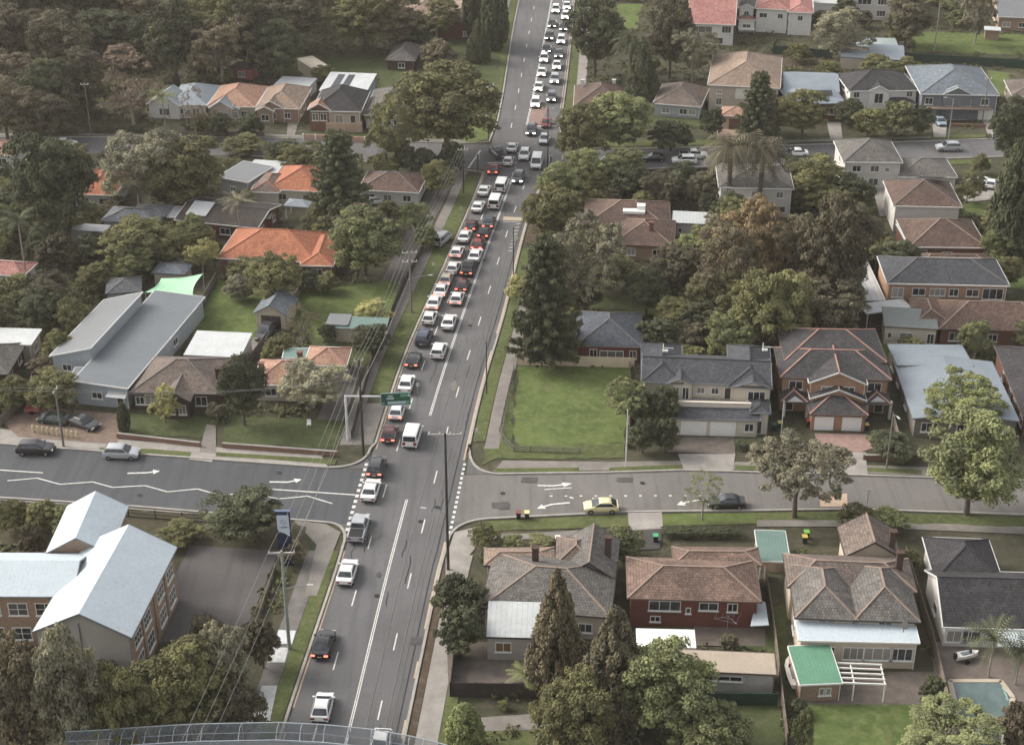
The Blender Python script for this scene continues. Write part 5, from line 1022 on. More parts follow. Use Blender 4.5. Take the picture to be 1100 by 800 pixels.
def plant(key, p, W_, hc, t_, tint, label, group=None, name='tree', cat='tree'):
    global TK
    kind, var = key; TK += 1
    if key not in CR:
        if kind in ('palm','date_palm'): CR[key] = palm_meshes(11+var, kind)
        else: CR[key] = (crown_mesh(kind, 100+17*var+len(kind)*7), trunk_mesh(kind, var, BARKP if kind in ('gum','bare') else BARK))
    cm, tm = CR[key]; r = empty(name, p, label, cat, group, (TK*2.399) % 6.283 if kind != 'hedge' else 0)
    c = bpy.data.objects.new('crown', cm); COL.objects.link(c); c.parent = r; c.scale = (W_*1.16, W_*1.16, hc*1.1) if kind != 'hedge' else (W_, min(W_, 1.7), hc); c.location = (0,0,t_); j = 1+.14*math.sin(TK*1.7); g_ = lin(GRN[tint]); c.color = (g_[0]*j, g_[1]*(2-1/j if j < 1 else j), g_[2]*j, 1)
    if kind != 'hedge':
        t = bpy.data.objects.new('trunk', tm); COL.objects.link(t); t.parent = r
        t.scale = (W_, W_, t_+hc*(.62 if kind not in ('pine','cone','cypress') else .95)) if kind not in ('palm','date_palm') else (W_, W_, t_+hc*.55)
    return r
WG = ('dense dusky tree in the woodland filling the top left', 'woodland trees at the top left')
for b in [(-40,-40,50,40),(20,-45,100,40),(80,-45,150,30),(130,-40,205,38),(-30,10,40,75),(30,20,95,85),(-35,55,45,120),(20,70,80,135),(60,55,112,120),(-30,90,38,150),(28,100,78,150),(185,-40,260,20),(240,-45,310,25),(290,-40,350,22),(85,10,150,62)]:
    tree('broad', *b, random.choice(('dusk','brown','dusk','dark')), WG[0], WG[1])
L_ = [('broad',150,8,222,84,'dark','large dark tree standing left of two more behind the blue-grey house'),('broad',200,-2,262,74,'olive','middle one of three large trees behind the orange-brown bungalow'),('broad',242,4,295,80,'dark','large dark tree behind the small red hut'),('bush',108,44,150,76,'rust','round brownish tree at the edge of the dark woodland'),('bare',108,68,172,132,'rust','pinkish-brown bare tree left of the blue-grey house'),
 ('broad',272,-12,345,58,'dusk','tall dusky tree above the beige carport roof'),('broad',350,-8,432,54,'olive','broad olive tree left of the red-brown brick house'),('bush',428,24,466,56,'dark','dark rounded tree just above the garden pavilion'),('gum',446,2,492,38,'olive','pale olive tree in front of the brick house'),('bush',452,40,490,76,'brown','brownish round tree right of the garden pavilion'),('cypress',519,-16,543,52,'dark','tall dark cypress by the upper footpath'),('cypress',500,-24,522,42,'dark','second dark cypress left of the tall one by the upper footpath'),('cone',500,22,527,66,'dark','dark cone-shaped shrub tree below the two cypresses'),
 ('broad',422,74,536,164,'olive','very large olive-yellow tree beside the main road at the far junction'),('gum',398,112,452,182,'olive','darker tree overlapped by the very large olive tree'),('bush',470,148,500,190,'dark','dark bush at the corner of the far left street'),('pine',328,146,398,238,'dark','tall spreading pine above the orange and brown roofs'),('broad',350,228,432,296,'green','broad green tree left of the cable pole'),('gum',430,218,462,252,'green','light tree between the broad green tree and the cables'),('bush',444,240,472,268,'green','small green tree beside the overhead cables'),
 ('bush',246,274,292,304,'olive','rounded bush left of the orange house'),('bush',274,276,312,304,'olive','rounded bush in front of the long orange house'),('bush',240,294,272,324,'grey','greyish shrub on the yard lawn'),('gum',384,324,422,350,'lime','yellowish small tree on the green yard'),('bare',306,330,342,368,'brown','thin brownish tree beside the yard garage'),('bush',342,346,362,370,'dark','small dark bush beside the grey-green shed'),('broad',378,350,420,384,'dark','dark tree over the green end of the shed'),
 ('gum',300,388,370,440,'grey','feathery grey-green pine spreading over the front garden'),('broad',234,388,286,456,'dark','stout dark conical tree at the front fence'),('gum',160,418,190,452,'lime','small yellow-green tree in front of the bungalow'),('cypress',127,435,138,464,'dark','slim dark cypress at the left of the bungalow lawn'),('broad',30,398,84,442,'olive','olive tree at the forecourt of the pale blue house'),('bush',-8,402,34,444,'olive','bushes at the left edge above the forecourt'),
 ('broad',12,146,100,258,'dark','massive dark tree left of the orange roof between trees'),('gum',104,140,188,222,'grey','wide grey-green tree below the black sedan street'),('broad',158,148,238,224,'olive','darker twin of the wide grey-green tree'),('broad',108,236,186,290,'olive','spreading tree below the grey hip roof'),('bush',40,246,84,290,'dusk','dark bush left of the spreading tree'),('bush',74,248,116,286,'dark','dark bush between the white shed and the spreading tree'),('bush',82,280,122,316,'olive','tree behind the raised roof of the long grey house'),('bush',-6,292,38,330,'olive','shrubs at the left edge beside the pink-red roof'),('bush',32,288,74,328,'dusk','dusky shrub right of the pink-red roof'),
 ('gum',192,233,224,266,'green','green tree above the yellow-green tree'),('gum',198,256,234,292,'lime','bright yellow-green tree beside the shade sail'),('bush',58,318,98,362,'olive','yellowish bushes on the slope left of the long grey house'),('bush',44,350,78,392,'olive','lower yellowish bushes left of the long grey house'),('bush',30,380,60,408,'brown','brown bush above the forecourt tree'),('bare',196,98,220,142,'rust','dead palm-like brown tree in front of the blue-grey house'),('hedge',196,128,242,148,'dark','long dark hedge in front of the orange-brown bungalow'),('broad',282,150,322,180,'dark','dark tree hanging over the far left street left of the tall pine'),('gum',398,150,442,184,'olive','olive tree over the far left street below the very large olive tree'),('bush',440,158,474,186,'dark','dark bush beside the far left street near the junction'),('bush',86,556,124,590,'dusk','dusky bush in the bed behind the school stub roof'),('bush',170,556,216,588,'olive','olive bush between school roof and round dark tree'),('hedge',98,128,160,150,'dark','long dark hedge below the pinkish bare tree'),('hedge',10,130,90,152,'dusk','long dark hedge at the left end of the far left street'),('bush',36,158,72,184,'olive','bush hanging over the white wagon street edge'),('gum',292,158,334,186,'olive','loose tree at the street edge left of the tall spreading pine'),('broad',452,176,488,212,'olive','tree over the brown roof end near the far junction'),('bush',222,122,250,148,'dark','dark hedge bush in front of the bungalow row'),('bush',254,120,284,148,'dark','hedge bush right of the bungalow row gate'),('bush',238,142,284,166,'olive','rounded street tree by the black sedan'),('bush',206,120,226,146,'olive','small bush left of the bungalow row'),
 ('pine',546,262,624,386,'dark','huge dark conifer standing by the right kerb'),('bush',543,294,572,324,'lime','light green bush under the huge conifer'),('broad',562,202,626,262,'olive','leafy tree leaning over the right kerb below the far junction'),('broad',576,180,622,226,'green','green tree at the corner of the far right street'),('gum',594,236,668,330,'grey','pale bare-looking gum tree behind the slate cottage'),('broad',672,292,718,340,'dark','dark round tree on the back lawn'),('broad',698,266,756,320,'dusk','dark tree behind the round back-lawn tree'),('broad',762,210,808,252,'dark','dark tree right of the pale steel shed'),
 ('gum',736,248,808,338,'brown','brownish gum at the left of the great grove'),('gum',770,222,848,320,'ochre','orange-tipped gum crown at the top of the great grove'),('gum',810,224,880,320,'brown','tall brown gum in the middle of the great grove'),('broad',858,224,936,344,'dusk','massive dark tree at the right of the great grove'),('broad',790,288,872,384,'olive','pale grey-green tree at the front of the great grove'),('gum',738,296,806,360,'olive','lower olive tree at the left front of the great grove'),('broad',846,296,930,366,'dusk','dark undergrowth tree at the right front of the great grove'),('bush',682,338,732,378,'dark','dark shrub behind the cream two-storey house'),('bush',722,342,768,378,'dusk','second dark shrub behind the cream two-storey house'),
 ('broad',608,4,672,78,'dark','dark tree left of the cone tree at the upper right'),('broad',696,2,746,80,'dusk','big dusky tree right behind the cone tree'),('gum',722,28,768,86,'grey','greyish tree in front of the white verandah house'),('date_palm',660,30,696,72,'dark','stubby palm above the cone tree'),('cone',672,42,708,112,'dark','neat dark cone tree between two brown cottages'),('broad',596,116,656,178,'olive','street tree at the left end of the cottage row'),('broad',628,104,704,164,'green','large green tree in front of the cone tree'),('bush',696,126,746,164,'dark','dark street tree in front of the pale blue cottage'),('broad',604,164,652,206,'green','tree between the far right street and kerb'),('bush',646,176,696,214,'dark','round dark tree above the red-brown tiled house'),('bush',694,182,744,214,'dark','second round dark tree left of the bright grass strip'),
 ('bush',752,114,780,148,'dark','dark bush beside the villa porch'),('pine',792,82,838,150,'dark','tiered pine in front of the beige villa'),('bush',808,96,852,146,'dusk','tree between the tiered pine and blue roof'),('broad',836,100,890,148,'olive','tree in front of the blue stepped roof'),('gum',878,16,936,64,'grey','drooping grey tree left of the flats'),('bush',894,-6,924,20,'dark','dark tree at the top edge left of the flats'),('broad',950,2,1000,48,'dusk','dark round tree right of the flats'),('gum',1034,-14,1070,42,'grey','loose grey gum on the top right lawn'),('bush',914,114,952,150,'olive','left one of three street bushes before the white slate-roofed house'),('bush',942,106,986,148,'green','middle one of three street bushes before the white slate-roofed house'),('bush',974,112,1004,146,'dark','right one of three street bushes before the white slate-roofed house'),('bush',934,58,962,82,'olive','shrub behind the white slate-roofed house'),('bush',960,60,988,84,'olive','shrub left behind the wide blue-grey roof'),
 ('broad',1062,112,1112,180,'dark','dark tree at the right edge by the far street'),('cypress',1070,168,1106,278,'dark','tall dark cypress mass on the right edge'),('broad',846,170,908,216,'olive','tree in front of the pale grey two-storey house'),('bush',892,184,938,226,'dark','dark bush left of the concrete path'),('bush',896,240,934,278,'dark','dark bush left of the red-brick lean-to house'),('bush',926,242,960,278,'dark','dark bush below the concrete path'),('bush',1058,236,1106,278,'olive','rounded bush at the right edge above slate house'),('bush',1044,164,1064,188,'olive','small bush at the corner of the lower wing'),('bush',1084,342,1112,372,'green','green creeper bush at the right edge'),
 ('spread',810,460,906,552,'grey','open light-green street tree in front of the twin brick house'),('broad',992,450,1100,556,'green','big round bright green street tree at the right edge'),('spread',988,396,1072,462,'bright','flat-topped green tree over the blue steel roof'),('bush',930,460,984,496,'dark','dark clipped hedge bush right of the pink driveway'),('broad',673,418,706,460,'dark','back left one of four dark bushes beside the double garage'),('broad',700,418,733,460,'dark','back right one of four dark bushes beside the double garage'),('bush',676,446,706,488,'dark','front left one of four dark bushes beside the double garage'),('bush',700,446,730,488,'dark','front right one of four dark bushes beside the double garage'),('bare',736,508,776,554,'green','sparse young tree by the black parked sedan'),('bush',902,540,942,576,'olive','olive shrub behind the cream house roof'),('bush',936,542,976,574,'green','green shrub on the verge right of the cream house roof'),('bush',644,562,690,602,'green','shrubs between the tiled house and brick bungalow'),('bush',504,560,536,590,'olive','corner garden shrub lower right of the near junction'),('bush',536,572,564,592,'green','small garden shrub left of the cream-lidded bin'),('bush',566,572,596,590,'olive','garden shrub above the weathered tan roof'),
 ('bush',463,612,524,672,'dark','taller rear one of two dark bushes beside the silver steel extension'),('bush',468,646,520,708,'dark','lower front one of two dark bushes beside the silver steel extension'),('cypress',482,760,516,812,'bright','small clipped bright green tree at the bottom'),('cone',566,610,630,745,'brown','brown-green dense conifer over the grey roof'),('cone',618,648,702,790,'dusk','taller dark brown-green conifer, second from the steel extension'),('broad',576,726,660,820,'olive','leafy tree at the foot of the two conifers'),('broad',664,694,764,800,'green','large green tree right of the two conifers'),('broad',720,752,806,830,'green','green tree spilling off the bottom edge'),('gum',966,752,1068,830,'green','bright green tree by the swimming pool'),('bush',1072,752,1112,812,'brown','brownish bush at the bottom right corner'),('bush',988,722,1016,764,'dark','dark bush beside the pool fence'),('bush',852,756,876,812,'green','creeper along the fence below the boat'),
 ('broad',222,526,304,584,'dark','round dark tree at the school corner'),('broad',-20,694,62,830,'brown','brownish tree at the bottom left corner'),('broad',36,692,112,830,'grey','tall brownish she-oak in front of the school gable'),('broad',98,716,166,830,'olive','dusky tree right of the school gable'),('broad',150,696,246,800,'olive','wide dark tree right of the school windows'),('broad',212,676,268,768,'grey','grey leafy tree beside the asphalt yard'),('bush',-5,536,34,574,'olive','left shrub along the school fence'),('bush',24,534,62,572,'olive','middle shrub along the school fence'),('bush',52,538,96,576,'green','right shrub along the school fence'),('bush',236,726,284,800,'dusk','dark bush squeezed between the wide dark tree and footbridge'),('bush',262,660,300,720,'dusk','tangled bush at the left of the lower footpath'),('bush',298,576,328,606,'brown','brown scrub under the school sign'),
 ('bush',318,288,344,314,'dark','dark hedge bush left, below the orange house'),('bush',338,290,366,316,'olive','hedge bush right, below the orange house'),('hedge',710,560,754,584,'dark','clipped low hedge left of its twin by the black sedan'),('hedge',752,560,796,584,'dark','clipped low hedge right of its twin by the black sedan'),('hedge',788,466,832,490,'dark','dark clipped hedge right of the double driveway'),('bush',20,560,50,600,'dusk','dusky shrub in the bed above the school roof')]
for t in L_:
    kw = {'name': 'shrub', 'cat': 'shrub'} if t[0] == 'bush' and (t[3]-t[1]) < 50 else {'name': 'hedge', 'cat': 'hedge'} if t[0] == 'hedge' else {}
    if t[0] == 'hedge': kw['hmax'] = 2.1
    tree(*t, **kw)
for t in [('date_palm',758,136,812,200,'dusk','large feather palm, left of the pair before the pale flats'),('date_palm',792,138,846,202,'dusk','large feather palm, right of the pair before the pale flats'),('palm',0,222,40,262,'dark','feathery palm in front of the massive dark tree'),('palm',238,206,272,232,'grey','slender palm in front of the dark brown roof'),('palm',158,94,190,118,'green','left palm in front of the blue-grey house'),('palm',994,-12,1026,18,'olive','tall palm on the top right lawn'),('palm',1040,664,1096,718,'dark','palm over the pool house wall'),('palm',1074,684,1118,728,'dark','palm at the right edge by the pool'),('palm',546,712,584,742,'bright','bright tree fern below the steel extension')]:
    tree(*t, name='palm', cat='palm tree', tc={1040: 2.0, 1074: 1.6, 546: .8, 758: 6, 792: 6, 994: 9}.get(t[1]))

# infill: shrubs and small trees of the gardens, woodland behind
def inside(q, P):
    r = False; j = len(P)-1
    for i in range(len(P)):
        if (P[i][1] > q[1]) != (P[j][1] > q[1]) and q[0] < (P[j][0]-P[i][0])*(q[1]-P[i][1])/(P[j][1]-P[i][1])+P[i][0]: r = not r
        j = i
    return r
def free(x, y, m=0):
    q = (x, y)
    if (169 if x < -26 or x > -2 else 164) < y < (190 if x > 2 else 197) or 296 < y < 324.5: return False
    if at_y(RL, y).x-(6 if y > 166 else 4.5)-m < x < at_y(RR, y).x+5+m: return False
    if -25 < x-at_y(RL, y).x < -6 and 195 < y < 298 and x > at_y(RL, y).x-11: return False
    return not any(inside(q, P) for P in FOOT_) and not any(inside(q, P) for P in KEEPOUT)
RI = random.Random(5)
def infront(x, y): return any(inside((x, y+k), P) for P in FOOT_ for k in (3.0, 6.0, 8.5))
def scatter(n, X, Y, kinds, w, hr, tints, label, group, name='shrub', cat='shrub', gap=.55, m=0):
    done = []; tries = 0
    while len(done) < n and tries < n*60:
        tries += 1; x, y = RI.uniform(*X), RI.uniform(*Y); W_ = RI.uniform(*w)
        if not free(x, y, m) or (name == 'tree' and infront(x, y)) or any((x-a)**2+(y-b)**2 < (gap*(W_+c)/1.0)**2*.5 for a, b, c in done): continue
        k = RI.choice(kinds); hc = W_*RI.uniform(*hr); done.append((x, y, W_)); plant((k, RI.randrange(NV[k])), V((x,y,0)), W_, hc, CLR[k]*hc if k != 'bush' else 0, RI.choice(tints), label, group, name, cat)
KEEPOUT.append([tuple(G(q).xy) for q in ((150,352),(158,308),(240,296),(228,350))]); KEEPOUT.append([tuple(G(q).xy) for q in ((150,322),(165,296),(224,292),(214,330))]); KEEPOUT.append([tuple(G(q).xy) for q in ((1010,725),(1095,725),(1100,810),(1015,810))])
D_ = ('dark','olive','dusk','green','olive')
scatter(52, (-112,-8), (196,297), ('broad','gum','broad'), (4.5,8.5), (.75,1.0), D_, 'small leafy tree among the houses of the left block', 'garden trees of the left block', 'tree', 'tree', .42)
scatter(52, (8,92), (196,297), ('broad','gum','broad'), (4.5,8.5), (.75,1.0), D_, 'small leafy tree among the houses of the right block', 'garden trees of the right block', 'tree', 'tree', .42)
scatter(58, (-112,-8), (196,297), ('bush','bush','gum'), (2.6,5.4), (.6,1.0), D_, 'leafy shrub filling the gardens of the left block between the two side roads', 'garden shrubs of the left block')
scatter(58, (8,92), (196,297), ('bush','bush','gum'), (2.6,5.4), (.6,1.0), D_, 'leafy shrub filling the gardens of the right block between the two side roads', 'garden shrubs of the right block')
scatter(34, (22,125), (326,440), ('bush','bush','broad'), (3,7), (.6,1.0), D_, 'leafy shrub or small tree filling the gardens beyond the far right street', 'garden shrubs beyond the far right street')
scatter(34, (-100,-8), (326,372), ('bush','bush','broad'), (2.6,5.5), (.6,1.0), ('dusk','dark','olive'), 'leafy shrub filling the gardens of the far left row', 'garden shrubs of the far left row')
scatter(46, (-4,58), (122,163), ('bush',), (1.2,2.8), (.6,1.0), D_, 'leafy shrub filling the yards of the bottom right row', 'garden shrubs of the bottom right row')
scatter(9, (-62,-30), (122,150), ('bush','gum'), (3,6), (.8,1.1), ('dusk','olive','brown'), 'scrubby bush in the trees around the school', 'scrub around the school')
scatter(56, (-150,-14), (350,500), ('broad','broad','gum'), (9,15), (.8,1.05), ('dusk','brown','dusk','dark','olive'), WG[0], WG[1], 'tree', 'tree', .5, 4)
scatter(26, (34,170), (425,520), ('broad','gum'), (8,13), (.8,1.05), ('dark','olive','dusk'), 'tree of the leafy streets at the top right edge', 'trees at the top right edge', 'tree', 'tree', .5, 4)

# low growth under and between the gardens: nobody could count it
from mathutils import noise as mnoise
rng = np.random.default_rng(21); gp = []; gn = []; gt = []; gs = []
for (n_, X, Y, th) in ((3600,(-125,-6),(124,166),-.15),(9000,(-125,-8),(196,298),-.25),(8000,(6,110),(194,298),-.25),(6000,(-150,-6),(324,470),-.5),(4200,(16,150),(324,450),-.3),(2600,(-6,70),(120,164),.0)):
    for _ in range(n_):
        x, y = RI.uniform(*X), RI.uniform(*Y)
        if mnoise.noise(V((x*.09,y*.09,3))) < th or not free(x, y): continue
        h_ = .5+1.1*max(0, mnoise.noise(V((x*.13,y*.13,9)))+.3); k = 13; d = ball(rng, k); d[:,2] = abs(d[:,2]); r = RI.uniform(.5,1.3)
        gp.append(np.array([x,y,0])+d*np.array([r,r,h_])*rng.uniform(.5,1,(k,1))); gn.append(d); gt.append(np.stack([np.clip(.45+.5*mnoise.noise(V((x*.2,y*.2,0)))+rng.normal(0,.16,k),0,1), np.full(k, np.clip(.3+.5*mnoise.noise(V((x*.07,y*.07,5))),0,1))],1)); gs.append(rng.uniform(.22,.5,(k,1)))
gm_ = leaf_mesh('ground_cover', np.concatenate(gp), np.concatenate(gn), np.concatenate(gs), np.concatenate(gt), rng, .5, 1.5)
go = bpy.data.objects.new('ground_cover', gm_); COL.objects.link(go); go['kind'] = 'stuff'; go.color = lin((92,94,62))
# ------------------------------------------------------------------ poles, cables, signs, fences, small things
def project(P):
    d = P-V((0,0,CAM_H)); zc = d.y*_c-d.z*_s; yc = d.y*_s+d.z*_c; return (550+FPX*d.x/zc, 400-FPX*yc/zc)
def height_to(base_px, top_y):
    p = G(base_px); z = 0.0
    while project(p+V((0,0,z)))[1] > top_y and z < 40: z += .05
    return p, z
def part(root, name, mb, mat, par=None): return mb.build(name, mat, par or root)
TIMB = M_plain((122,114,104), .95, .25, 2); TIMBG = M_plain((138,146,132), .9, .2, 2); TIMBD = M_plain((66,60,56), .95, .2, 2)
def pole(bp, top, label, mat=TIMB, r=.16, arm=None, arms=1, lamp=None, ins=4, name='power_pole', lz=.62):
    """arm: direction in plan of the crossarm and its length; lamp: plan vector of the lamp bracket"""
    p, h = height_to(bp, top); o = empty(name, p, label, 'pole'); m = MB(); m.tube([p, p+V((0,0,h*.5)), p+V((0,0,h))], [r*1.15, r, r*.8], 10); part(o, 'post', m, mat); ends = []
    if arm:
        d = V((arm[0],arm[1],0)).normalized(); L = arm[2]
        for k in range(arms):
            c = p+V((0,0,h-.25-k*1.6)); m = MB(); m.bar(c-d*L/2, c+d*L/2, .14, .16); a_ = part(o, 'crossarm', m, M_plain((168,162,152), .9, .15))
            for i in range(ins):
                q = c+d*(L*(-.46+.92*i/(ins-1))); m = MB(); m.tube([q+V((0,0,.05)), q+V((0,0,.35))], [.1,.06], 7); part(o, 'insulator', m, M_plain((206,202,196), .4, .05), a_)
                if k == 0: ends.append(q+V((0,0,.36)))
    if lamp:
        z = h*lz; a = p+V((0,0,z)); b = a+V((lamp[0],lamp[1],.5)); m = MB(); m.tube([a, a.lerp(b,.5)+V((0,0,.15)), b], .04, 6); l = part(o, 'lamp_arm', m, STEEL); m = MB(); m.bar(b-V((lamp[0],lamp[1],0)).normalized()*.1, b+V((lamp[0],lamp[1],0)).normalized()*.6, .2, .1); part(o, 'lamp_head', m, M_plain((186,186,180), .4, .04), l)
    return o, p, h, ends
_, p8, h8, e8 = pole((311,697), 592, 'pale green-grey power pole with crossarm and lamp bracket by the lower left footpath', TIMBG, .19, (1,.05,3.0), 1, (2.6,.1), 3)
_, p7_, h7, e7 = pole((390.5,489), 386, 'tall dark pole on the corner in front of the green overhead sign', TIMBD, .17, (1,.25,1.2), 1, None, 3)
_, p5, h5, e5 = pole((442,336), 270, 'pale timber power pole with two crossarms beside the low green-roofed shed', TIMB, .18, (1,.1,2.4), 2, (3,.5), 4, 'power_pole', .55)
_, p1_, h1, e1 = pole((481.5,612), 465, 'very tall dark pole on the right kerb with a pale crossarm of insulators', TIMBD, .17, (1,0,4.1), 1, (-2.6,.5), 4, 'power_pole', .42)
_, pB, hB, eB = pole((498,208), 160, 'distant pole at the left kerb below the far junction', TIMBD, .14, (1,.1,2.0), 1, None, 4)
_, p9, h9, e9 = pole((68.5,480), 418, 'weathered timber pole on the left side road in front of the forecourt', TIMB, .15, (.1,1,1.6), 1, None, 3)
pole((522.8,423), 367, 'slim dark lamp pole on the right verge level with the vacant lawn', TIMBD, .09, None, 1, None, name='street_lamp', lz=.98)
pole((551.5,298), 244, 'slim dark lamp pole on the right kerb by the light green bush', TIMBD, .09, None, 1, None, name='street_lamp', lz=.98)
_, pC, hC, eC = pole((588,188), 116, 'dark pole at the right corner of the far junction', TIMBD, .13, (1,0,2.2), 1, None, 4)
pole((98,146), 90, 'thin brown pole in front of the dark woodland on the far left street', TIMB, .13, (1,0,1.6), 1, None, 3)
pole((672,502), 440, 'leaning-looking pale post beside the vacant lawn and dark bushes', ALU, .08, None, 1, None, name='street_post')
pole((952,504), 444, 'pale pole with white lamp in front of the dark clipped hedge bush', TIMB, .11, None, 1, (.3,-1.2), name='street_lamp', lz=.96)
pole((839,466), 430, 'thin pale pole in the gap left of the twin brick house', ALU, .06, None, 1, None, name='street_post')
pole((1017,162), 106, 'grey pole with white lamp beside the silver SUV on the far right street', STEEL, .1, None, 1, (-1.4,.4), name='street_lamp', lz=.96)
pole((1055,132), 84, 'timber pole in front of the wide blue-grey roof', TIMB, .11, (1,0,1.4), 1, None, 3)
pole((184,142), 112, 'short pole among palms in the far left row', TIMB, .09, None, 1, None, name='street_post')
pole((9,150), 124, 'pale pole with small lamp at the left edge of the far left street', TIMB, .09, None, 1, (.8,0), name='street_lamp', lz=.97)
def cable(a, b, sag, label, group, r=.02):
    m = MB(); m.tube([a.lerp(b, t/12)-V((0,0,4*sag*(t/12)*(1-t/12))) for t in range(13)], r, 5); o = m.build('overhead_cable', M_plain((132,130,126), .7, .1)); recentre(o); tag(o, label, 'cable', group)
CG = 'cables along the left verge'
for i in range(3): cable(e8[i], e7[i], .9, 'overhead cable from the pale green-grey pole up to the tall dark corner pole', CG); cable(e7[i], e5[i], .9, 'overhead cable from the tall dark corner pole to the pale timber pole', CG)
for i in range(4): cable(e5[i], eB[i], .8, 'overhead cable from the pale timber pole on to the distant left pole', CG)
for i in range(3): cable(e8[i], e8[i]+V((-9,-70,2)), 1.2, 'overhead cable from the pale green-grey pole down off the bottom edge', CG)
for i in range(2): cable(e9[i], e7[i]-V((0,0,3)), 1.3, 'overhead cable crossing the front gardens above the left side road', 'cables over the left front gardens'); cable(e9[i], e9[i]+V((-50,6,0)), .8, 'overhead cable running off the left edge above the side road', 'cables over the left front gardens')
cable(p7_+V((0,0,h7*.72)), p8+V((-.3,3,h8*.72)), .8, 'thick pale overhead cable crossing the left side road', CG, .04); cable(p7_+V((0,0,h7*.72)), p5+V((0,0,h5*.62)), .8, 'thick pale overhead cable above the left footpath', CG, .04)
# green overhead direction sign on its gantry
p, hh = height_to((373.7,473), 425); o = empty('overhead_sign', p, 'green direction sign hung over the kerb lane on a pale gantry arm', 'road sign')
m = MB(); m.tube([p, p+V((0,0,hh))], [.2,.16], 10); part(o, 'post', m, ALU); b = G((409,427.5), hh-.1); c_ = G((441,426), hh-.1); m = MB(); m.bar(p+V((0,0,hh-.1)), c_, .16, .2); part(o, 'gantry_arm', m, ALU)
d = (c_-b); Lw = d.length; d.normalize(); nf = V((d.y,-d.x,0)); ctr = b.lerp(c_, .5)+V((0,0,-.1)); up = V((0,0,1))
GRNS = M_plain((28,96,66), .5, .12); m = MB(); m.box(ctr+nf*.25, (Lw,.1,2.0), d, -nf); sp = part(o, 'sign_panel', m, GRNS)
def bit(x, z, w, h_, mat, nme='lettering'): m = MB(); m.box(ctr+nf*.325+d*x+up*z, (w,.04,h_), d, -nf); part(o, nme, m, mat, sp)
PB = M_plain((172,192,196), .5, .1); LG = M_plain((92,160,120), .5, .1)
bit(.1,-.55,2.5,.42,PB,'place_name_panel'); bit(-.75,.12,1.05,.26,PB); bit(-.75,.5,.7,.2,PB); bit(1.15,.55,1.0,.42,LG,'route_panel'); bit(1.8,.55,.22,.3,WHITE,'route_shield'); bit(-1.75,-.6,.34,.34,LG,'route_shield'); bit(1.6,-.55,.5,.5,LG,'route_panel'); bit(-1.6,.1,.5,.9,M_plain((24,86,88), .5, .1),'lane_arrow')
m = MB(); ring(m, ctr+nf*.30, d, up, nf, Lw, 2.0, .06, .05); part(o, 'border', m, PB, sp)
# school pylon sign
p = G((308,606)); p = V((p.x,p.y,0)); o = empty('school_sign', p, 'tall blue pylon sign with white crest panel at the school corner', 'sign'); hz_ = 6.6; X = V((1,0,0)); Y = V((0,1,0)); q, hz_ = height_to((308,606), 549)
DB = M_plain((44,50,84), .5, .12); m = MB(); m.box(p+up*hz_/2, (1.75,.35,hz_), X, Y); pb = part(o, 'pylon', m, DB)
m = MB(); pts = [(-.75,.0),(-.75,-1.9),(-.6,-2.35),(.1,-2.6),(.72,-3.05),(.72,0)]; m.add([p+V((x,-.2,hz_-.45+z)) for x, z in pts]+[p+V((x,-.24,hz_-.45+z)) for x, z in pts], [(6,7,8,9,10,11)]+[(i, (i+1) % 6, 6+(i+1) % 6, 6+i) for i in range(6)]); wp = part(o, 'white_panel', m, M_plain((198,208,222), .5, .05), pb)
m = MB(); m.tube([p+V((0,-.23,hz_-1.4)), p+V((0,-.26,hz_-1.4))], .42, 20); part(o, 'crest', m, M_plain((172,182,198), .5, .1), wp); m = MB(); m.box(p+V((0,-.25,hz_-2.15)), (.95,.03,.22), X, Y); part(o, 'lettering', m, M_plain((128,146,160), .5, .2), wp); m = MB(); m.box(p+V((0,0,hz_+.06)), (1.9,.45,.12), X, Y); part(o, 'cap', m, M_plain((92,104,134), .5, .1), pb)
# footbridge over the main road
TR = [(70,785.5),(110,783.5),(135,781.8),(160,780),(190,778.3),(220,777),(300,775.5),(350,778),(400,783),(440,790),(470,797),(520,812),(570,830)]
T = [G(q_, 8.2) for q_ in TR]; o = empty('footbridge', V((T[6].x,T[6].y,0)), 'pale steel mesh-sided footbridge curving across the bottom of the main road', 'footbridge')
SB = M_plain((158,166,172), .5, .1, metal=.2); dn = lambda P, z: [q_-up*z for q_ in P]; back = [q_+V((.0,-2.6,0)) for q_ in T]
for P in (T, back):
    m = MB(); m.tube(P, .06, 6); part(o, 'top_rail', m, SB); m = MB(); m.tube(dn(P,1.25), .05, 6); part(o, 'mid_rail', m, SB); m = MB(); m.tube(dn(P,2.5), .06, 6); part(o, 'bottom_rail', m, SB)
    m = MB()
    for a, b in zip(P, P[1:]):
        n_ = max(1, int((b-a).length/.11))
        for i in range(n_): q_ = a.lerp(b, i/n_); m.bar(q_, q_-up*2.5, .042)
    me_ = part(o, 'mesh_panel', m, M_plain((150,160,168), .5, .1, metal=.2)); me_['kind'] = 'stuff'
for a, b in zip(T[1:], T[2:]):
    for k in (0, .5): q_ = a.lerp(b, k); m = MB(); m.tube([q_-up*2.5, q_+up*.05, q_+V((0,-1.3,.5)), q_+V((0,-2.6,0)), q_+V((0,-2.6,-2.5))], .035, 6); part(o, 'hoop', m, SB)
m = MB(); vs = []
for a, b in zip(T, back): vs += [a-up*2.55+V((0,.15,0)), b-up*2.55-V((0,.15,0)), b-up*3.0-V((0,.15,0)), a-up*3.0+V((0,.15,0))]
m.add(vs, [(4*i+j, 4*i+4+j, 4*i+4+(j+1) % 4, 4*i+(j+1) % 4) for i in range(len(T)-1) for j in range(4)]); part(o, 'deck', m, CONC)
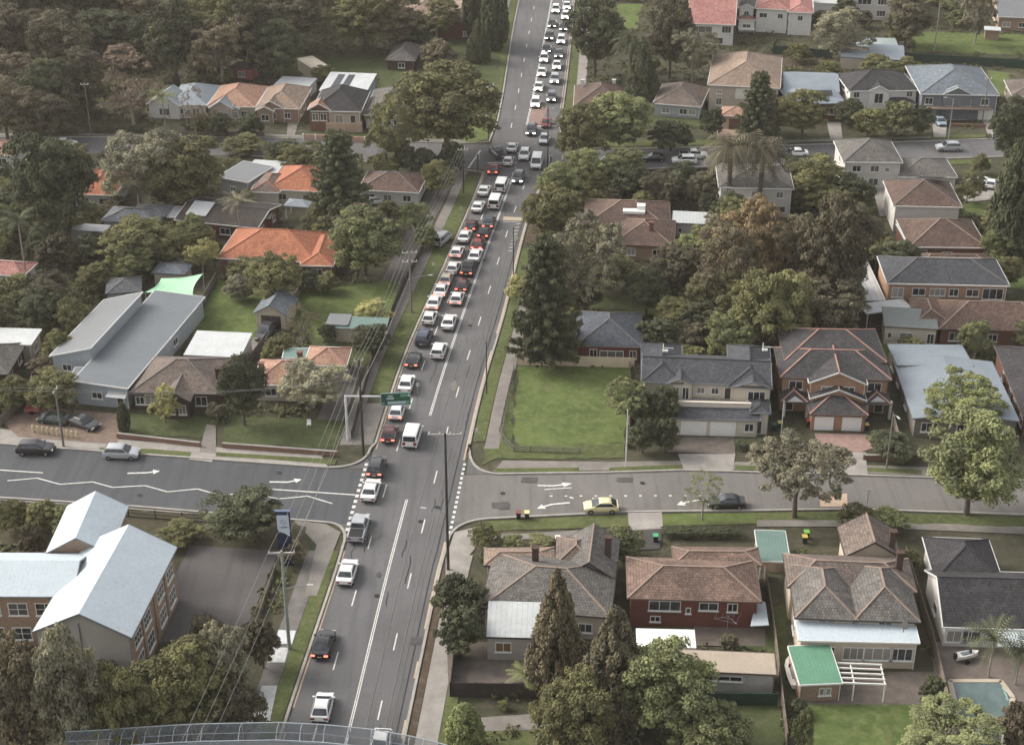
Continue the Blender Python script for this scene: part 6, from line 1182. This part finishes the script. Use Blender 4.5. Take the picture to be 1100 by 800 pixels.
for k in (4, 9): q_ = (T[k]+back[k])/2; q_ = V((q_.x,q_.y,0)); m = MB(); m.tube([q_, q_+up*5.2], .45, 14); part(o, 'pier', m, CONC)
# traffic signals and small posts
SIG = M_plain((38,40,42), .5, .1)
for bp, ty, lab in (((513.5,188),166,'traffic signal with white back board at the left corner of the far junction'),((524.5,154),133,'traffic signal with pale sign on the small green corner across the far junction'),((606,160),138,'traffic signal on the right corner beyond the far junction'),((591.5,190),168,'traffic signal at the right kerb below the far junction')):
    p, z = height_to(bp, ty); o = empty('traffic_signal', p, lab, 'traffic signal', 'traffic signals at the far junction'); m = MB(); m.tube([p, p+up*z], .08, 8); part(o, 'post', m, SIG); m = MB(); m.box(p+V((0,-.18,z-.45)), (.36,.24,1.0)); sh = part(o, 'signal_head', m, SIG); m = MB(); m.box(p+V((0,-.04,z-.45)), (.62,.03,1.25)); part(o, 'back_board', m, M_plain((198,212,214), .5, .05), sh)
    for i, c in enumerate(((170,50,40),(150,110,40),(50,120,80))): m = MB(); m.tube([p+V((0,-.29,z-.14-.31*i)), p+V((0,-.34,z-.14-.31*i))], .11, 10); part(o, 'lens', m, M_plain(c, .3, .05), sh)
for bp, ty, c, lab in (((466,298),282,(206,196,150),'short sign post with pale yellow plate on the left verge by the queue'),((495.8,240),222,(180,186,120),'sign post with small yellow-green plate further up the left verge'),((931,546),525,(214,212,204),'small white post in the middle of the right side road'),((449,425),411,(190,190,184),'short kerbside sign beside the left lane under the overhead sign'),((512,474),460,(200,196,188),'small white sign plate on the right corner of the near junction')):
    p, z = height_to(bp, ty); o = empty('sign_post', p, lab, 'sign post'); m = MB(); m.tube([p, p+up*z], .06, 7); part(o, 'post', m, STEEL); m = MB(); m.box(p+V((0,-.08,z-.3)), (.5,.04,.6)); part(o, 'sign_plate', m, M_plain(c, .5, .08))
# fences and walls
def fence(L, h_, mat, label, name='fence', th=.08, posts=2.4, pm=None, rails=False, cap=False):
    P = pix(L); o = empty(name, P[0].lerp(P[-1], .5), label, 'wall' if 'wall' in name else 'fence'); m = MB(); run = []
    for a, b in zip(P, P[1:]):
        d = (b-a).normalized()
        if rails:
            for z in (.15, h_*.5, h_-.08): m.bar(a+up*z, b+up*z, .05, .07)
            n_ = int((b-a).length/.16)
            for i in range(n_): q_ = a.lerp(b, (i+.5)/n_); m.bar(q_+up*.1, q_+up*(h_-.04), .03)
        else: m.bar(a-d*th*.5+up*h_*.5, b+d*th*.5+up*h_*.5, th, h_)
        if posts: k = max(1, int((b-a).length/posts)); run += [a.lerp(b, i/k) for i in range(k)]
    part(o, 'panel', m, mat)
    if posts:
        for q_ in run[:90]+[P[-1]]: m = MB(); m.box(q_+up*(h_+.08)/2, (th+.07,th+.07,h_+.08)); part(o, 'post', m, pm or mat)
    if cap:
        m = MB()
        for a, b in zip(P, P[1:]): m.bar(a+up*(h_+.05), b+up*(h_+.05), th+.1, .1)
        part(o, 'coping', m, pm or CONC)
    return o
WOODF = M_plain((124,110,96), .95, .25, 1.5); WOODD = M_plain((70,62,56), .95, .25, 1.5); CRF = M_plain((208,188,156), .8, .08); STONE = M_plain((128,122,112), .95, .3, 1.5); BRW = M_brick((136,98,80)); GRF = M_plain((40,66,54), .8, .2)
fence([(556,392),(617,393.5),(681,395.5)], 1.8, CRF, 'cream panel fence along the back of the vacant lawn', pm=M_plain((176,156,128), .8, .1), posts=5.6)
fence([(552,398),(543,436),(537,464),(541,474),(552,485),(623,487)], .95, STONE, 'low grey picket railing round the corner of the vacant lawn', posts=2.2, rails=True)
fence([(484,748),(540,749),(600,750)], 2.0, WOODD, 'dark paling fence at the foot of the silver steel extension'); fence([(484,748),(489,700)], 1.8, WOODD, 'short dark fence beside the lower right footpath')
fence([(746,757),(834,758)], 1.7, GRF, 'dark green fence below the long low garage'); fence([(821,618),(832,690),(845,800)], 1.7, WOODF, 'weathered timber fence between the brick bungalow and cream house'); fence([(972,600),(1000,690),(1017,760),(1026,800)], 1.8, WOODF, 'long timber fence between the cream house and the pool')
fence([(127,470),(215,480)], .7, BRW, 'low brick wall in front of the dark brick bungalow', 'garden_wall', .25, 4, cap=True); fence([(240,481),(362,490)], .75, BRW, 'low brick wall with posts in front of the conical tree', 'garden_wall', .25, 4, cap=True)
fence([(270,390),(296,352),(325,312)], 1.5, WOODF, 'grey timber fence climbing beside the yard garage'); fence([(186,378),(212,338),(232,302)], 1.5, WOODF, 'timber fence along the right side of the long grey house'); fence([(378,472),(397,400),(428,322),(455,268)], 1.5, WOODD, 'long dark fence between the left yards and the footpath')
fence([(0,546),(110,553),(225,562)], 1.3, SIG, 'dark railing along the school bank on the side road', 'railing', .04, 3.0, rails=True); fence([(296,612),(280,660),(262,706)], .9, WOODF, 'low timber edging between the asphalt yard and lower footpath')
fence([(830,58),(893,64)], 2.2, GRF, 'dark green fence left of the shed with slanted roof'); fence([(968,66),(1030,70),(1100,74)], 2.2, GRF, 'long dark green hedge-like fence below the top right lawn'); fence([(724,226),(772,228)], 1.8, WOODD, 'dark fence behind the pale steel shed')
fence([(928,494),(976,495)], .8, BRW, 'low brick wall below the dark clipped hedge bush', 'garden_wall', .25, 4, cap=True); fence([(326,150),(352,151),(357,152)], 1.2, TERR, 'salmon panel wall with white pillars before the small timber gable', 'garden_wall', .2, 2.2, WHITE); fence([(370,152),(392,153)], 1.1, TERR, 'short salmon wall right of the front steps', 'garden_wall', .2, 2.2, WHITE)
fence([(1022,136),(1058,137)], .7, BRW, 'low brown wall between the double driveways', 'garden_wall', .25, 3); fence([(600,348),(690,352),(778,352)], 1.6, WOODD, 'dark fence across the back of the dull lawn behind the slate cottage'); fence([(0,458),(32,428),(36,408)], 1.5, WOODF, 'grey timber fence at the left of the brown forecourt')
fence([(640,186),(694,188),(768,186)], 1.2, WOODD, 'dark front fence along the far right street', posts=3); fence([(196,146),(284,147)], 1.1, WOODF, 'timber front fence of the bungalow row', posts=3); fence([(958,452),(968,488),(990,494)], 1.6, WOODF, 'timber fence at the left side of the broad blue roof')
fence([(676,396),(678,440),(674,482)], 1.0, WOODF, 'low fence along the right edge of the vacant lawn', posts=3); fence([(130,290),(158,292)], 2.4, M_plain((72,132,88), .8, .15), 'bright green screen behind the long grey house', posts=2)
# green shade sail
pa = [G((156,314),3.4), G((173,299),3.6), G((218,294),5.2), G((207,320),3.2)]; o = empty('shade_sail', V((pa[0].x+6,pa[0].y,0)), 'pale green shade sail stretched behind the long grey house', 'shade sail'); m = MB(); n_ = 8; vs = []
for j in range(n_+1):
    for i in range(n_+1):
        u, w = i/n_, j/n_; q_ = (pa[0]*(1-u)+pa[3]*u)*(1-w)+(pa[1]*(1-u)+pa[2]*u)*w; c = sum(pa, V((0,0,0)))/4; k = .16*(1-(2*u-1)**2)*(1 if w in (0,1) else 0)+.16*(1-(2*w-1)**2)*(1 if u in (0,1) else 0); vs.append(q_.lerp(c, k)-up*(.5*math.sin(math.pi*u)*math.sin(math.pi*w)))
m.add(vs, [(j*(n_+1)+i, j*(n_+1)+i+1, (j+1)*(n_+1)+i+1, (j+1)*(n_+1)+i) for j in range(n_) for i in range(n_)]); part(o, 'sail', m, M_plain((150,206,160), .7, .06))
for q_ in pa: m = MB(); m.tube([V((q_.x,q_.y,0)), q_+up*.1], .07, 7); part(o, 'post', m, STEEL)
# pergola, pool, hoist and other yard things
o = empty('pergola', G((926,732)), 'white timber pergola beams beside the green roofed shed', 'pergola'); A = G((903,733),2.5); B = G((952,735),2.5); ex = (B-A).normalized(); ey = V((-ex.y,ex.x,0)); Lp = (B-A).length
for i in range(5): m = MB(); m.bar(A+ey*(i*.85), B+ey*(i*.85), .14, .2); part(o, 'beam', m, OFFW)
for k in (.3,.98): m = MB(); m.bar(A+ex*Lp*k+up*-.12, A+ex*Lp*k+ey*3.6+up*-.12, .12, .18); part(o, 'cross_beam', m, OFFW); m = MB(); m.box(A+ex*Lp*k+up*-1.25, (.14,.14,2.5)); part(o, 'post', m, OFFW)
PL = [(1020,732),(1075,732),(1088,750),(1083,775),(1076,806),(1038,808)]; Pp = pix(PL); o = empty('swimming_pool', Pp[0].lerp(Pp[3], .5), 'kidney-blue swimming pool with pale coping behind the timber fence', 'swimming pool')
m = MB(); prism(m, [V((q_.x,q_.y,.0)) for q_ in Pp], .14); mw, tw_, bw = base('pool_water', .08, .6); f_ = noise(tw_, 2.2, 4, .6); f2_ = noise(tw_, .35, 3); cw = mixc(tw_, ramp(tw_, f2_, .4, .65), lin((84,106,104)), lin((100,122,118))); tw_.links.new(cw, bw.inputs['Base Color']); bump(tw_, bw, f_, .15, .1); part(o, 'water', m, mw)
m = MB(); cc = sum(Pp, V((0,0,0)))/len(Pp)
for i in range(len(Pp)): a, b = Pp[i], Pp[(i+1) % len(Pp)]; m.bar(a+up*.1, b+up*.1, .55, .2)
part(o, 'coping', m, M_plain((196,178,152), .8, .1)); m = MB()
for k in range(3): q_ = Pp[1].lerp(Pp[2], .25+.25*k); m.bar(q_.lerp(cc, .08+.05*k)+up*.15, Pp[2].lerp(cc, .08+.05*k)+up*.15, .3, .03)
part(o, 'steps', m, M_plain((150,186,176), .5, .05))
p = G((781,676)); o = empty('clothes_hoist', p, 'rotary clothes hoist in the yard below the red brick bungalow', 'clothes line'); m = MB(); m.tube([p, p+up*2.1], .04, 7); part(o, 'post', m, STEEL)
for a in range(4): d_ = V((math.cos(a*1.57+.4), math.sin(a*1.57+.4), .12)); m = MB(); m.tube([p+up*1.9, p+up*1.9+d_*1.9], .03, 5); part(o, 'arm', m, STEEL)
for r_ in (.9,1.8): m = MB(); m.tube([p+up*2.0+V((math.cos(a*1.57+.4), math.sin(a*1.57+.4), .06))*r_ for a in range(5)], .012, 4); part(o, 'line', m, ALU)
for i, (x, y) in enumerate([(36+5.2*k, 460.5+.75*k) for k in range(10)]): q_ = G((x,y+4)); m = MB(); m.tube([q_, q_+up*1.15, q_+up*1.2], [.17,.16,.1], 8); b_ = m.build('timber_post', M_plain((196,182,132), .9, .2, 2)); recentre(b_); tag(b_, 'pale timber post in the row edging the brown forecourt', 'post', 'timber posts along the forecourt')
p = G((36,443)); o = empty('box_trailer', p, 'small red trailer at the back of the brown forecourt', 'trailer'); m = MB(); m.box(p+up*.7, (2.2,1.4,.45)); part(o, 'tray', m, M_plain((176,80,72), .6, .1)); m = MB(); m.bar(p+V((1.1,0,.5)), p+V((2.2,0,.45)), .08); part(o, 'drawbar', m, SIG)
for s_ in (-1,1): m = MB(); m.tube([p+V((0,s_*.72,.32)), p+V((0,s_*.9,.32))], .32, 10); part(o, 'wheel', m, TYRE)
for L, mt in (([(299,677),(318,678),(314,692),(296,692)],M_plain((196,200,200), .8, .1)),([(292,696),(310,696),(306,712),(287,712)],M_plain((188,188,184), .8, .25, 2)),([(281,737),(298,737),(290,775),(271,775)],M_plain((168,172,170), .8, .2, 1.2))): sheet('concrete_slab', L, mt, .05)
q_ = G((332,458)); o = empty('garden_chair', q_, 'white garden chair on the lawn behind the low brick wall', 'chair'); m = MB(); m.box(q_+up*.45, (.6,.6,.06)); part(o, 'seat', m, WHITE); m = MB(); m.box(q_+V((0,.28,.75)), (.6,.06,.6)); part(o, 'backrest', m, WHITE)
for a in (-.25,.25):
    for b in (-.25,.25): m = MB(); m.box(q_+V((a,b,.21)), (.06,.06,.42)); part(o, 'leg', m, WHITE)
# haze: one closed box of even, thin air
m = MB(); m.box((0,250,59), (3400,3700,124)); hz = m.build('haze', None); hz.data.materials.clear(); mh = bpy.data.materials.new('haze_air'); mh.use_nodes = True; t = mh.node_tree; t.nodes.clear(); vo = t.nodes.new('ShaderNodeVolumePrincipled'); vo.inputs['Density'].default_value = .00013; vo.inputs['Color'].default_value = (.84,.77,.69,1); vo.inputs['Anisotropy'].default_value = .2; ou = t.nodes.new('ShaderNodeOutputMaterial'); t.links.new(vo.outputs[0], ou.inputs['Volume']); hz.data.materials.append(mh); hz['kind'] = 'stuff'
